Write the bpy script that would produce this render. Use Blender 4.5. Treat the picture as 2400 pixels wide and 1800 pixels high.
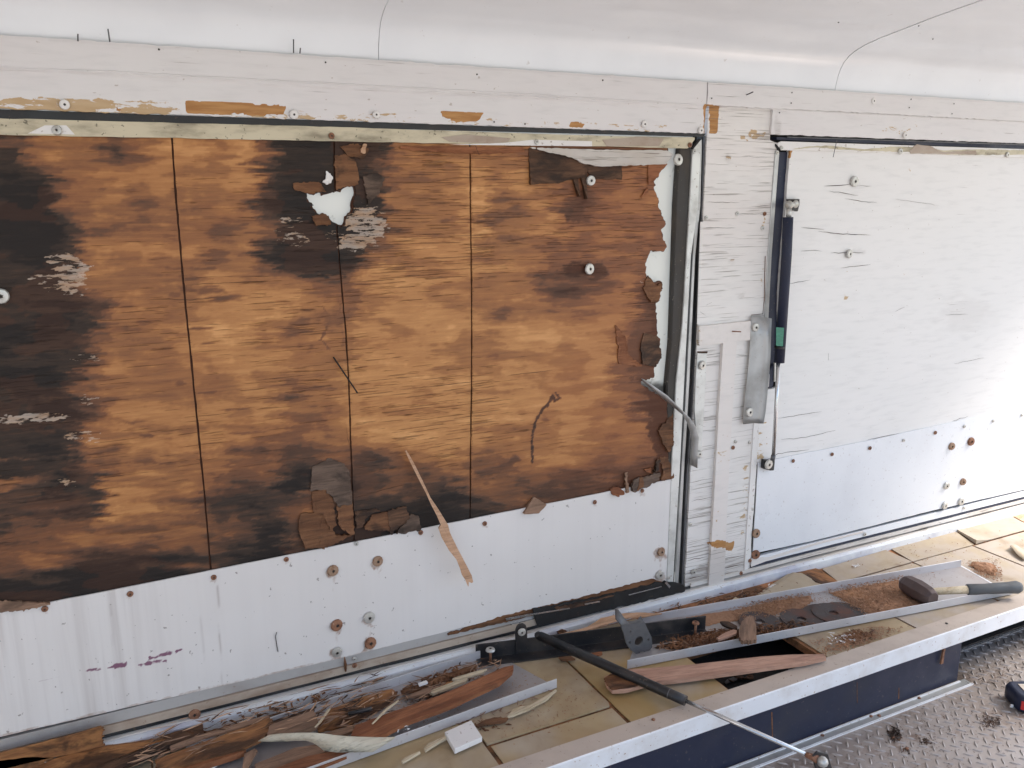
import bpy, bmesh, math, random
import numpy as np
from mathutils import Vector, Matrix
random.seed(7); RNG=np.random.default_rng(7)
for o in list(bpy.data.objects): bpy.data.objects.remove(o)
SC=bpy.context.scene; COL=SC.collection
# ------------------------------------------------------------ camera
F=1969.46; YAW,PIT,ROL=0.45716408,0.22497542,0.00322156
def _rot(a,b,c):
    ca,sa,cb,sb,cc,sc=np.cos(a),np.sin(a),np.cos(b),np.sin(b),np.cos(c),np.sin(c)
    fwd=np.array([sa*cb,ca*cb,-sb]); right=np.array([ca,-sa,0]); down=np.cross(fwd,right)
    return np.array([cc*right+sc*down,-sc*right+cc*down,fwd])
RM=_rot(YAW,PIT,ROL); CAM=np.array([0,-1.6,0.])
cd=bpy.data.cameras.new('camera'); cam=bpy.data.objects.new('camera',cd); COL.objects.link(cam)
m4=Matrix.Identity(4)
for i in range(3):
    m4[i][0]=RM[0][i]; m4[i][1]=-RM[1][i]; m4[i][2]=-RM[2][i]; m4[i][3]=CAM[i]
cam.matrix_world=m4; cd.sensor_width=36; cd.lens=36*F/2400; cd.clip_start=.02; cd.clip_end=500
SC.camera=cam
# ------------------------------------------------------------ world, sun, exposure
SUN_EL,SUN_AZ=math.radians(50),math.radians(110)      # azimuth measured from +Y clockwise (towards +X)
w=bpy.data.worlds.new('World'); SC.world=w; w.use_nodes=True; nt=w.node_tree
bg=nt.nodes['Background']; sky=nt.nodes.new('ShaderNodeTexSky'); sky.sky_type='NISHITA'; sky.sun_disc=False
sky.sun_elevation=SUN_EL; sky.sun_rotation=SUN_AZ; sky.air_density=1.0; sky.dust_density=1.5; sky.ozone_density=1.0
nt.links.new(sky.outputs[0],bg.inputs[0]); bg.inputs[1].default_value=0.15
sl=bpy.data.lights.new('sun','SUN'); sl.energy=4.2; sl.angle=math.radians(26); sl.color=(1,.965,.92)
so=bpy.data.objects.new('sun',sl); COL.objects.link(so)
d=Vector((math.sin(SUN_AZ)*math.cos(SUN_EL),math.cos(SUN_AZ)*math.cos(SUN_EL),math.sin(SUN_EL)))
so.rotation_euler=d.to_track_quat('Z','Y').to_euler()
SC.view_settings.view_transform='Standard'; SC.view_settings.look='None'; SC.view_settings.exposure=1.1; SC.view_settings.gamma=1
# ------------------------------------------------------------ projection helpers (photo pixels of the 2400x1800 picture to points on real planes)
def un(u,v,ax,val):
    d=RM.T@np.array([(u-1200)/F,(v-900)/F,1.0]); return CAM+d*(val-CAM[ax])/d[ax]
ZS=-1.03; ZF=-1.1886
def WP(p,y=0.): return un(p[0],p[1],1,y)
def SP(p,h=0.): return un(p[0],p[1],2,ZS+h)
def FP(p,h=0.): return un(p[0],p[1],2,ZF+h)
def proj(P):
    q=(P-CAM)@RM.T; return 1200+F*q[:,0]/q[:,2], 900+F*q[:,1]/q[:,2]
def K(ox,oy,s): return lambda *pts:[(ox+x/s,oy+y/s) for x,y in pts]
a1=K(0,0,2.765);a2=K(800,0,2.765);a3=K(1600,0,2.765);a4=K(0,600,2.765);a5=K(800,600,2.765);a6=K(1600,600,2.765)
b1=K(0,1200,2.765);b2=K(600,1400,3.6867);b3=K(1050,1350,3.6867);b4=K(1400,1250,3.6867);b5=K(1900,1150,4.424);b6=K(1800,1425,3.6867)
c1=K(0,1500,4.424);c2=K(400,1500,4.424);c3=K(600,1050,4.424);c4=K(1350,1050,4.74);c5=K(1550,280,7.373);c6=K(2150,1550,8.296);c7=K(1780,1250,5.53)
# ------------------------------------------------------------ numpy noise
def _h(ix,iy,s):
    n=(ix*374761393+iy*668265263+s*1442695041)&0xffffffff
    n=((n^(n>>13))*1274126177)&0xffffffff; n=n^(n>>16); return (n&0xffff)/65535.0
def vn(x,y,s=0):
    x=np.asarray(x,float); y=np.asarray(y,float)
    ix=np.floor(x).astype(np.int64); iy=np.floor(y).astype(np.int64); fx=x-ix; fy=y-iy
    fx=fx*fx*(3-2*fx); fy=fy*fy*(3-2*fy)
    return (_h(ix,iy,s)*(1-fx)+_h(ix+1,iy,s)*fx)*(1-fy)+(_h(ix,iy+1,s)*(1-fx)+_h(ix+1,iy+1,s)*fx)*fy
def fbm(x,y,s=0,o=4):
    r=0;a=.5;t=0
    for i in range(o): r=r+a*vn(x*2**i,y*2**i,s+i*17); t+=a; a*=.55
    return r/t
def sst(a,b,x): t=np.clip((x-a)/(b-a),0,1); return t*t*(3-2*t)
def inside(X,Y,poly):
    r=np.zeros(X.shape,bool); n=len(poly)
    for i in range(n):
        x1,y1=poly[i]; x2,y2=poly[(i+1)%n]
        if y1==y2: continue
        c=((Y<y1)!=(Y<y2)); xi=(x2-x1)*(Y-y1)/(y2-y1)+x1; r^=c&(X<xi)
    return r
def sdist(X,Y,poly,closed=True):
    d=np.full(X.shape,1e9); n=len(poly); CX=np.zeros(X.shape); CY=np.zeros(X.shape)
    for i in range(n if closed else n-1):
        x1,y1=poly[i]; x2,y2=poly[(i+1)%n]; dx,dy=x2-x1,y2-y1; L=dx*dx+dy*dy+1e-12
        t=np.clip(((X-x1)*dx+(Y-y1)*dy)/L,0,1); qx=x1+t*dx; qy=y1+t*dy
        dd=np.hypot(X-qx,Y-qy); m=dd<d; d=np.where(m,dd,d); CX=np.where(m,qx,CX); CY=np.where(m,qy,CY)
    return d,CX,CY
def pm(X,Y,poly,soft,namp=0,nx=70,ny=8,seed=0):
    "soft polygon mask, edge displaced by grain-stretched noise"
    N=(fbm(X/nx,Y/ny,seed)-.5)*2*namp if namp else 0
    xs=[p[0] for p in poly]; ys=[p[1] for p in poly]; mg=soft+namp*1.3
    sel=(X>min(xs)-mg)&(X<max(xs)+mg)&(Y>min(ys)-mg)&(Y<max(ys)+mg)
    r=np.zeros(X.shape)
    if sel.any():
        x=X[sel];y=Y[sel]; d,_,_=sdist(x,y,poly); s=np.where(inside(x,y,poly),d,-d)
        if namp: s=s+N[sel]
        r[sel]=sst(-soft,soft,s)
    return r
def em(X,Y,cx,cy,rx,ry,ang=0,namp=.5,nx=40,ny=6,seed=0,so=.35):
    c,s=math.cos(math.radians(ang)),math.sin(math.radians(ang)); x=X-cx;y=Y-cy
    u=(x*c+y*s)/rx; v=(-x*s+y*c)/ry; r=np.hypot(u,v); n=(fbm(X/nx,Y/ny,seed)-.5)*2*namp if namp else 0
    return sst(-so,so,1-r+n)
def lm(X,Y,line,wd,namp=0,seed=0,nx=12,ny=12):
    d,_,_=sdist(X,Y,line,False); n=(fbm(X/nx,Y/ny,seed)-.5)*2*namp if namp else 0
    return sst(-wd*.5,wd*.5,wd-d+n)
# ------------------------------------------------------------ node helpers
class MT:
    def __init__(s,name,rough=.6,metal=0,spec=.5):
        s.m=bpy.data.materials.new(name); s.m.use_nodes=True; s.t=s.m.node_tree; s.b=s.t.nodes['Principled BSDF']
        s.b.inputs['Roughness'].default_value=rough; s.b.inputs['Metallic'].default_value=metal
        s.b.inputs['Specular IOR Level'].default_value=spec
        s.tc=s.t.nodes.new('ShaderNodeTexCoord')
    def L(s,a,b): s.t.links.new(a,b)
    def map(s,sc,rot=(0,0,0)):
        n=s.t.nodes.new('ShaderNodeMapping'); n.inputs['Scale'].default_value=sc; n.inputs['Rotation'].default_value=rot; s.L(s.tc.outputs['Object'],n.inputs[0]); return n.outputs[0]
    def noise(s,sc=(1,1,1),scale=1,det=4,rough=.55,dist=0,seed=0):
        n=s.t.nodes.new('ShaderNodeTexNoise'); n.inputs['Scale'].default_value=scale; n.inputs['Detail'].default_value=det
        n.inputs['Roughness'].default_value=rough; n.inputs['Distortion'].default_value=dist
        v=s.map(sc)
        if seed:
            a=s.t.nodes.new('ShaderNodeVectorMath'); a.inputs[1].default_value=(seed*3.7,seed*1.3,seed*5.1); s.L(v,a.inputs[0]); v=a.outputs[0]
        s.L(v,n.inputs['Vector']); return n.outputs['Fac']
    def rng(s,v,a,b,c=0,d=1,smooth=True):
        n=s.t.nodes.new('ShaderNodeMapRange'); n.inputs[1].default_value=a;n.inputs[2].default_value=b;n.inputs[3].default_value=c;n.inputs[4].default_value=d
        if smooth: n.interpolation_type='SMOOTHSTEP'
        s.L(v,n.inputs[0]); return n.outputs[0]
    def math(s,op,a,b=None,clamp=False):
        n=s.t.nodes.new('ShaderNodeMath'); n.operation=op; n.use_clamp=clamp
        for i,x in enumerate((a,b)):
            if x is None: continue
            if isinstance(x,(int,float)): n.inputs[i].default_value=x
            else: s.L(x,n.inputs[i])
        return n.outputs[0]
    def mix(s,f,a,b,mode='MIX'):
        n=s.t.nodes.new('ShaderNodeMix'); n.data_type='RGBA'; n.blend_type=mode
        for i,x in ((0,f),(6,a),(7,b)):
            if isinstance(x,(int,float)): n.inputs[i].default_value=x
            elif isinstance(x,tuple): n.inputs[i].default_value=(*x,1)
            else: s.L(x,n.inputs[i])
        return n.outputs[2]
    def attr(s,name='mask'):
        n=s.t.nodes.new('ShaderNodeAttribute'); n.attribute_name=name
        p=s.t.nodes.new('ShaderNodeSeparateColor'); s.L(n.outputs['Color'],p.inputs[0]); return p.outputs
    def rnd(s):
        n=s.t.nodes.new('ShaderNodeObjectInfo'); return n.outputs['Random']
    def col(s,c):
        if isinstance(c,tuple): s.b.inputs['Base Color'].default_value=(*c,1)
        else: s.L(c,s.b.inputs['Base Color'])
    def rough(s,v): s.L(v,s.b.inputs['Roughness'])
    def bump(s,h,st=.3,dist=.001):
        n=s.t.nodes.new('ShaderNodeBump'); n.inputs['Strength'].default_value=st; n.inputs['Distance'].default_value=dist
        s.L(h,n.inputs['Height']); s.L(n.outputs[0],s.b.inputs['Normal'])
M={}
# glossy white fibreglass of the roof
t=MT('fibreglass',.15,0,.6); n1=t.noise((1,3,3),1.6,2); n2=t.noise((1,1,1),55,3); sp=t.rng(n2,.70,.76)
gr=t.noise((3,3,3),1.2,5)
t.col(t.mix(t.math('MULTIPLY',sp,.35),t.mix(t.rng(gr,.35,.7),(.85,.865,.88),(.80,.815,.835)),(.4,.35,.3))); t.bump(n1,.5,.03); t.rough(t.rng(gr,.3,.7,.10,.20)); M['fibre']=t.m
# old white paint over plywood, fine dark checks along the grain; mask R bare wood, G weathering, B chipped paint
def whitewood(name,base,pink,crack=.62,csc=(6,6,330)):
    t=MT(name,.62,0,.3); A=t.attr()
    ck=t.noise(csc,1,3,.6,.25); pt=t.noise((3,3,7),1,3,seed=2)
    th=t.math('SUBTRACT',t.math('ADD',ck,t.math('MULTIPLY',t.rng(pt,.35,.7),.06)),0)
    th=t.math('ADD',th,t.math('MULTIPLY',A[1],.13))
    cr=t.rng(th,crack,crack+.07)
    big=t.noise((2,2,5),1.4,4,seed=3); fine=t.noise((14,14,90),1,3,seed=4)
    c=t.mix(t.rng(big,.3,.7),base,pink); c=t.mix(t.math('MULTIPLY',t.rng(fine,.45,.8),.35),c,tuple(x*.78 for x in base))
    sp=t.noise((1,1,1.6),75,2,seed=6); c=t.mix(t.math('MULTIPLY',t.rng(sp,.72,.77),.5),c,(.3,.22,.16))
    chip=t.noise((30,30,75),1,4,.65,.4,seed=5); cm=t.rng(t.math('ADD',chip,t.math('MULTIPLY',A[2],.36)),.74,.79)
    tan=t.mix(t.noise((20,20,90),1,3),(.62,.47,.30),(.43,.27,.13)); c=t.mix(cm,c,tan)
    wood=t.mix(t.rng(t.noise((14,14,120),1,4,seed=8),.3,.7),(.50,.265,.10),(.36,.165,.055))
    rw=t.rng(t.math('ADD',A[0],t.math('MULTIPLY',t.math('SUBTRACT',chip,.5),.5)),.45,.52); c=t.mix(rw,c,wood)
    c=t.mix(t.math('MULTIPLY',cr,.58),c,(.17,.13,.10))
    c=t.mix(t.math('MULTIPLY',A[1],.35),c,(.30,.26,.23))
    t.col(c); h=t.math('SUBTRACT',t.math('MULTIPLY',fine,.35),t.math('ADD',cr,t.math('MULTIPLY',rw,.7))); t.bump(h,.55,.0012); return t.m
M['hdr']=whitewood('header_paint',(.745,.72,.705),(.725,.69,.68),.70)
M['pil']=whitewood('pillar_paint',(.775,.745,.71),(.755,.705,.67),.625)
M['door']=whitewood('door_paint',(.78,.76,.735),(.80,.775,.75),.715)
M['bat']=whitewood('batten_paint',(.74,.69,.65),(.72,.655,.61),.76)
# bare stained plywood; mask R tone down to rot black with some shade painted in, G brown stain, B pale flakes
t=MT('bare_plywood',.58,0,.35); A=t.attr()
g=t.noise((7,7,150),1,5,.6,.15); g2=t.noise((2.2,2.2,22),1,4,.6,.6,seed=2); g3=t.noise((11,11,330),1,3,.6,seed=3); fg=t.noise((18,18,80),1,5,.65,.4,seed=11)
f=t.math('ADD',A[0],t.math('MULTIPLY',t.math('SUBTRACT',g,.5),.26)); f=t.math('ADD',f,t.math('MULTIPLY',t.math('SUBTRACT',fg,.5),.30)); f=t.math('ADD',f,t.math('MULTIPLY',t.math('SUBTRACT',g2,.5),.16))
cr=t.t.nodes.new('ShaderNodeValToRGB'); t.L(f,cr.inputs[0]); e=cr.color_ramp.elements
for k,(p,cc) in enumerate(((0,(.66,.335,.13)),(.17,(.52,.245,.085)),(.33,(.375,.158,.052)),(.52,(.21,.083,.033)),(.70,(.095,.044,.024)),(.83,(.040,.024,.016)),(.97,(.015,.010,.008)))):
    if k<2: e[k].position=p; e[k].color=(*cc,1)
    else: q=e.new(p); q.color=(*cc,1)
c=t.mix(t.math('MULTIPLY',A[1],.55),cr.outputs[0],t.mix(.5,cr.outputs[0],(.30,.085,.025)))
ln=t.rng(t.math('ADD',g3,t.math('MULTIPLY',t.rng(t.noise((2,2,4),1,2,seed=5),.35,.65),.12)),.685,.73); c=t.mix(t.math('MULTIPLY',ln,.42),c,(.035,.017,.01))
pf=t.noise((42,42,150),1,4,.7,.3,seed=6); P=t.rng(t.math('ADD',pf,t.math('MULTIPLY',A[2],.42)),.83,.88); c=t.mix(t.math('MULTIPLY',P,t.rng(fg,.3,.7,.55,.95)),c,t.mix(t.rng(fg,.35,.65),(.60,.50,.42),(.42,.27,.17)))
t.col(c); t.rough(t.rng(A[0],.6,.9,.5,.68)); t.bump(t.math('ADD',t.math('SUBTRACT',t.math('MULTIPLY',g,.5),ln),t.math('MULTIPLY',t.rng(A[0],.45,.85),t.math('ADD',fg,P))),.75,.0018); M['ply']=t.m
# inner ply, rotten flaps
def wood(name,a,b,dk=.3,rot=(0.02,0.013,0.01),sc=(9,60,60),rough=.7,thr=.62):
    t=MT(name,rough,0,.3); g=t.noise(sc,1,5,.6,.3); k=t.noise((sc[0]*1.2,sc[1]*.35,sc[2]*.35),1,4,.6,.6,seed=3); r=t.rnd()
    c=t.mix(t.rng(g,.36,.64),a,b); g4=t.noise((sc[0]*1.5,sc[1]*4,sc[2]*4),1,4,.7,.2,seed=6); c=t.mix(t.math('MULTIPLY',t.rng(g4,.5,.68),.6),c,tuple(x*.45 for x in b)); c=t.mix(t.math('MULTIPLY',t.rng(k,thr-.05,thr+.12),dk),c,rot)
    c=t.mix(t.math('MULTIPLY',r,.3),c,tuple(x*.5 for x in b)); t.col(c); t.bump(t.math('ADD',g,g4),.9,.002); return t.m
M['rot']=wood('rotten_wood',(.15,.075,.04),(.07,.035,.02),.8,thr=.5)
M['rot2']=wood('brown_rot',(.24,.11,.05),(.13,.055,.025),.7,thr=.55)
M['rot3']=wood('grey_brown_rot',(.165,.11,.08),(.09,.058,.042),.7,thr=.52)
M['redwood']=wood('reddish_wood',(.34,.135,.06),(.2,.07,.03),.4)
M['pinewood']=wood('pine_wood',(.66,.41,.265),(.50,.29,.17),.25)
M['greywood']=wood('dusty_wood',(.33,.20,.13),(.22,.13,.085),.5)
M['pinkwood']=wood('pinkish_wood',(.58,.345,.245),(.44,.25,.175),.2)
M['ornwood']=wood('stained_offcut',(.42,.19,.07),(.24,.10,.04),.85,thr=.5)
M['palewood']=wood('pale_splinter',(.66,.56,.40),(.5,.38,.24),.15)
M['cream']=wood('cream_veneer',(.70,.635,.50),(.64,.56,.43),.1,(.3,.16,.1))
# metals, paint, plastic
def paint(name,c,rough=.4,dirt=(.35,.3,.25),amt=.3,metal=0,sc=6,sx=(1,1,1),spk=.2,spc=(.2,.11,.06),bumpst=.1):
    t=MT(name,rough,metal,.5); n=t.noise(sx,sc,5,.6); s=t.noise((1,1,1),130,2,seed=4)
    k=t.mix(t.math('MULTIPLY',t.rng(n,.42,.75),amt),c,dirt); k=t.mix(t.math('MULTIPLY',t.rng(s,.66,.72),spk),k,spc); t.col(k)
    t.rough(t.rng(n,.3,.7,rough*.8,min(1,rough*1.4))); t.bump(n,bumpst,.002); return t.m
t=MT('kick_sheet',.36,0,.5); A=t.attr(); s1=t.noise((38,38,1.3),1,4,.6); s2=t.noise((1,1,1),2.2,4,seed=2); s3=t.noise((1,1,1),95,2,seed=5)
stk=t.math('MULTIPLY',t.rng(s1,.40,.68),A[2]); c=t.mix(t.rng(s2,.3,.7),(.69,.655,.63),(.75,.72,.70)); c=t.mix(t.math('MULTIPLY',stk,.75),c,(.36,.31,.29))
c=t.mix(t.rng(s3,.71,.75,0,.7),c,(.2,.17,.15)); c=t.mix(t.rng(t.math('ADD',A[0],t.math('MULTIPLY',t.math('SUBTRACT',s3,.5),.5)),.35,.8,0,.85),c,(.28,.14,.07))
pn=t.noise((60,60,60),1,4,seed=7); c=t.mix(t.rng(t.math('MULTIPLY',A[1],t.math('ADD',pn,.45)),.35,.75,0,.9),c,(.16,.035,.095)); t.col(c)
t.bump(t.noise((1,1,1),3,3,seed=8),.25,.006); M['kick']=t.m
M['kick2']=paint('kick_sheet_clean',(.76,.77,.79),.33,(.66,.66,.68),.5,spk=.25)
M['alum']=paint('mill_aluminium',(.50,.50,.49),.42,(.25,.22,.19),.6,metal=.55,sx=(1,1,1),sc=9)
M['alumw']=paint('pale_aluminium_frame',(.66,.66,.63),.38,(.28,.26,.23),.6,metal=.25,sc=14,spk=.5)
M['trayl']=paint('channel_lip_metal',(.60,.585,.59),.34,(.36,.31,.29),.5,metal=.25,sc=6,spk=.3)
M['tray']=paint('dusty_aluminium_channel',(.38,.35,.34),.36,(.30,.22,.17),.6,metal=.35,sc=5,spk=.35)
M['grime']=paint('grimy_adhesive',(.60,.53,.38),.6,(.13,.11,.08),.8,sc=10,sx=(1,1,3),spk=.7,spc=(.05,.045,.03))
M['seal']=paint('black_rubber',(.012,.012,.013),.45,(.07,.06,.055),.5,sc=12)
M['tubeg']=paint('shaded_grimy_tube',(.030,.025,.021),.6,(.11,.09,.07),.6,sc=18,sx=(1,1,.5),spk=.4,spc=(.3,.26,.2))  # near-black holds grime plus the shade on the tube's inner side
M['navy']=paint('navy_black_steel',(.010,.015,.040),.55,(.05,.045,.05),.5,sc=7,spk=.25,spc=(.2,.16,.12))
M['blk']=paint('black_steel',(.014,.014,.016),.4,(.10,.075,.06),.5,sc=16,spk=.3,spc=(.25,.18,.13))
M['gunm']=paint('grey_cast_plate',(.13,.13,.135),.5,(.07,.06,.06),.5,metal=.4,sc=25)
M['chrome']=paint('bright_rod',(.62,.62,.62),.22,(.4,.38,.35),.3,metal=.85)
M['ssteel']=paint('screw_steel',(.56,.55,.52),.35,(.3,.26,.2),.6,metal=.5,sc=60)
M['rust']=paint('rusty_steel',(.26,.12,.065),.7,(.10,.045,.03),.9,sc=120,spk=.5,spc=(.45,.33,.24))
M['rusty_screw']=paint('rust_bloomed_screw',(.32,.21,.14),.6,(.22,.10,.05),1,sc=140,metal=.2)
M['hole']=paint('recess_black',(.05,.045,.04),.8,(.05,.03,.02),.4)
M['rail']=paint('chipped_white_rail',(.72,.73,.735),.42,(.36,.36,.46),.75,sc=7,sx=(1,1,1),spk=.6,spc=(.3,.2,.13))
M['lipf']=paint('white_steel_lip',(.80,.80,.81),.42,(.56,.50,.45),.7,sc=9,spk=.9,spc=(.36,.19,.10))
M['lipt']=paint('dusty_lip_top',(.52,.43,.355),.6,(.38,.31,.26),.6,sc=8,sx=(1,1,1),spk=.5,spc=(.22,.13,.09))
M['sillt']=paint('tan_sill_strip',(.42,.34,.27),.6,(.22,.13,.08),.7,sc=8,sx=(1,1,2),spk=.4)
M['sillg']=paint('grey_sill_strip',(.42,.40,.385),.5,(.25,.20,.17),.6,sc=6,spk=.3)
M['chip']=whitewood('chipped_sill_paint',(.66,.63,.60),(.5,.44,.38),.60,(7,7,200))
M['disc']=paint('cutting_disc',(.055,.043,.040),.8,(.22,.07,.03),.45,sc=14,spk=.3,spc=(.3,.2,.15),bumpst=.4)
M['hammer']=paint('rusty_hammer_head',(.085,.055,.05),.55,(.16,.12,.11),.7,sc=20,metal=.3,bumpst=.3)
M['grip']=paint('grey_rubber_grip',(.09,.095,.10),.65,(.15,.14,.13),.4,sc=20)
M['dark']=paint('dark_void',(.012,.011,.011),.9,(.03,.022,.018),.5,sc=20)
M['red']=paint('red_rubber',(.55,.03,.03),.5,(.35,.03,.03),.4)
M['labelm']=paint('pale_label',(.55,.47,.38),.4,(.3,.12,.08),.6,sc=60)
M['green']=paint('green_label',(.02,.16,.10),.4,(.05,.28,.19),.7,sc=60,sx=(1,1,3))
M['white']=paint('white_paint_chip',(.76,.73,.70),.5,(.66,.62,.58),.4,spk=.5)
t=MT('outer_skin',.4,0,.5); sp=t.noise((1,1,1),40,4); A=t.attr(); cc=t.mix(t.rng(sp,.62,.72,0,.5),(.82,.775,.67),(.3,.25,.18))
cc=t.mix(A[0],cc,(.035,.028,.024)); t.col(cc); tr=t.t.nodes.new('ShaderNodeBsdfTranslucent'); t.L(cc,tr.inputs[0]); mx=t.t.nodes.new('ShaderNodeMixShader'); mx.inputs[0].default_value=.38
t.L(t.b.outputs[0],mx.inputs[1]); t.L(tr.outputs[0],mx.inputs[2]); t.L(mx.outputs[0],t.t.nodes['Material Output'].inputs[0]); M['skin']=t.m
# tan vinyl tiles; sawdust; floor plate
t=MT('vinyl_tile',.5,0,.4); A=t.attr(); n=t.noise((1,1,1),7,5,.6,.5); n2=t.noise((1,1,1),30,4,seed=2); r=t.rnd()
c=t.mix(t.rng(n,.3,.7),(.44,.365,.275),(.35,.27,.185)); c=t.mix(t.math('MULTIPLY',r,.4),c,(.45,.345,.19)); c=t.mix(t.rng(t.math('ADD',n,t.math('MULTIPLY',n2,.3)),.72,.95,0,.8),c,(.17,.10,.055))
c=t.mix(t.rng(n2,.68,.76,0,.5),c,(.12,.08,.05)); c=t.mix(t.math('MULTIPLY',A[0],.75),c,t.mix(n2,(.36,.27,.20),(.16,.10,.06))); c=t.mix(A[1],c,t.mix(n2,(.45,.39,.34),(.40,.33,.27)))
c=t.mix(t.math('MULTIPLY',A[2],.9),c,t.mix(n,(.44,.31,.10),(.30,.16,.05))); t.col(c); t.bump(n2,.15,.001); M['tile']=t.m
t=MT('shelf_board',.75,0,.2); n=t.noise((9,9,9),1,5,.65,.8); n2=t.noise((1,1,1),60,3,seed=3); c=t.mix(t.rng(n,.3,.7),(.45,.20,.09),(.10,.055,.03)); c=t.mix(t.rng(n2,.5,.7,0,.6),c,(.05,.03,.02)); t.col(c); t.bump(n2,.5,.002); M['board']=t.m
t=MT('sawdust',.9,0,.1); n=t.noise((1,1,1),110,4); n2=t.noise((1,1,1),14,3,seed=3); r=t.rnd(); c=t.mix(n,(.40,.235,.145),(.24,.125,.075)); c=t.mix(t.rng(n2,.5,.7,0,.6),c,(.50,.26,.13)); t.col(c); t.bump(n,1,.003); M['dust']=t.m
t=MT('tread_plate',.42,.35,.5); n=t.noise((1,1,1),5,5,.6,.4); n2=t.noise((1,1,1),28,4,seed=2); n3=t.noise((1,1,1),160,3,seed=5)
c=t.mix(t.rng(n,.3,.7),(.43,.38,.35),(.32,.26,.22)); c=t.mix(t.rng(n2,.55,.75,0,.7),c,(.16,.10,.07)); c=t.mix(t.rng(t.math('ADD',n,t.math('MULTIPLY',n3,.25)),.68,.85,0,.8),c,(.09,.06,.045)); t.col(c); t.rough(t.rng(n2,.3,.7,.3,.6)); t.bump(n3,.3,.001); M['floor']=t.m
M['lug']=paint('worn_tread_lug',(.43,.38,.35),.45,(.20,.155,.125),.8,sc=25,metal=.25)
M['conc']=paint('concrete_yard',(.36,.35,.33),.85,(.28,.26,.24),.5,sc=.7)
# ------------------------------------------------------------ object helpers
def tag(o,label=None,cat=None,group=None,kind=None):
    if label: o['label']=label
    if cat: o['category']=cat
    if group: o['group']=group
    if kind: o['kind']=kind
    return o
def empty(name,loc,label=None,cat=None,group=None,kind=None):
    o=bpy.data.objects.new(name,None); COL.objects.link(o); o.location=loc; o.empty_display_size=.05; return tag(o,label,cat,group,kind)
def wl(o):
    v=Vector((0,0,0))
    while o: v+=o.location; o=o.parent
    return v
def obj(name,V,Fs,mat,parent=None,org=None,ang=0,mats=None,fm=None,smooth=False,mask=None):
    "V in world coordinates; org/ang give the object its own origin and turn about Z"
    V=np.asarray(V,float); par=np.array(wl(parent)) if parent else np.zeros(3)
    if org is None: org=V.mean(0) if parent is None else par
    org=np.asarray(org,float); c,s=math.cos(-ang),math.sin(-ang); D=V-org
    L=np.stack([D[:,0]*c-D[:,1]*s,D[:,0]*s+D[:,1]*c,D[:,2]],1)
    me=bpy.data.meshes.new(name); me.from_pydata(L.tolist(),[],[list(f) for f in Fs]); 
    for mm in (mats or [mat]): me.materials.append(M[mm] if isinstance(mm,str) else mm)
    if fm is not None: me.polygons.foreach_set('material_index',np.asarray(fm,np.int32))
    if smooth: me.polygons.foreach_set('use_smooth',np.ones(len(me.polygons),bool))
    if mask is not None:
        at=me.color_attributes.new('mask','FLOAT_COLOR','POINT'); C4=np.ones((len(V),4)); C4[:,:3]=mask; at.data.foreach_set('color',C4.ravel())
    me.update(); o=bpy.data.objects.new(name,me); COL.objects.link(o)
    o.location=Vector(org-par); o.rotation_euler=(0,0,ang)
    if parent: o.parent=parent
    return o
def fixn(o):
    bm=bmesh.new(); bm.from_mesh(o.data); bmesh.ops.recalc_face_normals(bm,faces=bm.faces); bm.to_mesh(o.data); bm.free(); return o
def sharpen(o,a=.6):
    bm=bmesh.new(); bm.from_mesh(o.data)
    for e in bm.edges:
        if len(e.link_faces)==2 and e.calc_face_angle(0)>a: e.smooth=False
    bm.to_mesh(o.data); bm.free(); return o
def bev(o,w=.0015,seg=1):
    bm=bmesh.new(); bm.from_mesh(o.data); bmesh.ops.recalc_face_normals(bm,faces=bm.faces)
    ed=[e for e in bm.edges if len(e.link_faces)==2 and e.calc_face_angle(0)>.5]
    bmesh.ops.bevel(bm,geom=ed,offset=w,segments=seg,affect='EDGES',clamp_overlap=True,profile=.6); bm.to_mesh(o.data); bm.free(); return o
def plate(name,P,vec,mat,parent=None,bw=0,org=None,ang=0,**k):
    P=np.array([np.asarray(p,float) for p in P]); n=len(P); V=np.vstack([P,P+np.array(vec)])
    Fs=[list(range(n)),list(range(2*n-1,n-1,-1))]+[[i,i+n,(i+1)%n+n,(i+1)%n] for i in range(n)]
    o=obj(name,V,Fs,mat,parent,org=org,ang=ang,**k); return bev(o,bw) if bw else fixn(o)
def wpl(name,pts,y,th,mat,parent=None,bw=0): return plate(name,[WP(p,y) for p in pts],(0,th,0),mat,parent,bw)
def jag(pts,step,amp,seed=0,closed=True):
    "subdivide a polyline and roughen it"
    r=np.random.default_rng(seed); out=[]; n=len(pts)
    for i in range(n if closed else n-1):
        p=np.array(pts[i],float); q=np.array(pts[(i+1)%n],float); L=np.linalg.norm(q-p); k=max(1,int(L/step))
        for j in range(k):
            v=p+(q-p)*j/k
            if j: v=v+r.normal(0,amp,len(v))
            out.append(v)
    if not closed: out.append(np.array(pts[-1],float))
    return out
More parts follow.
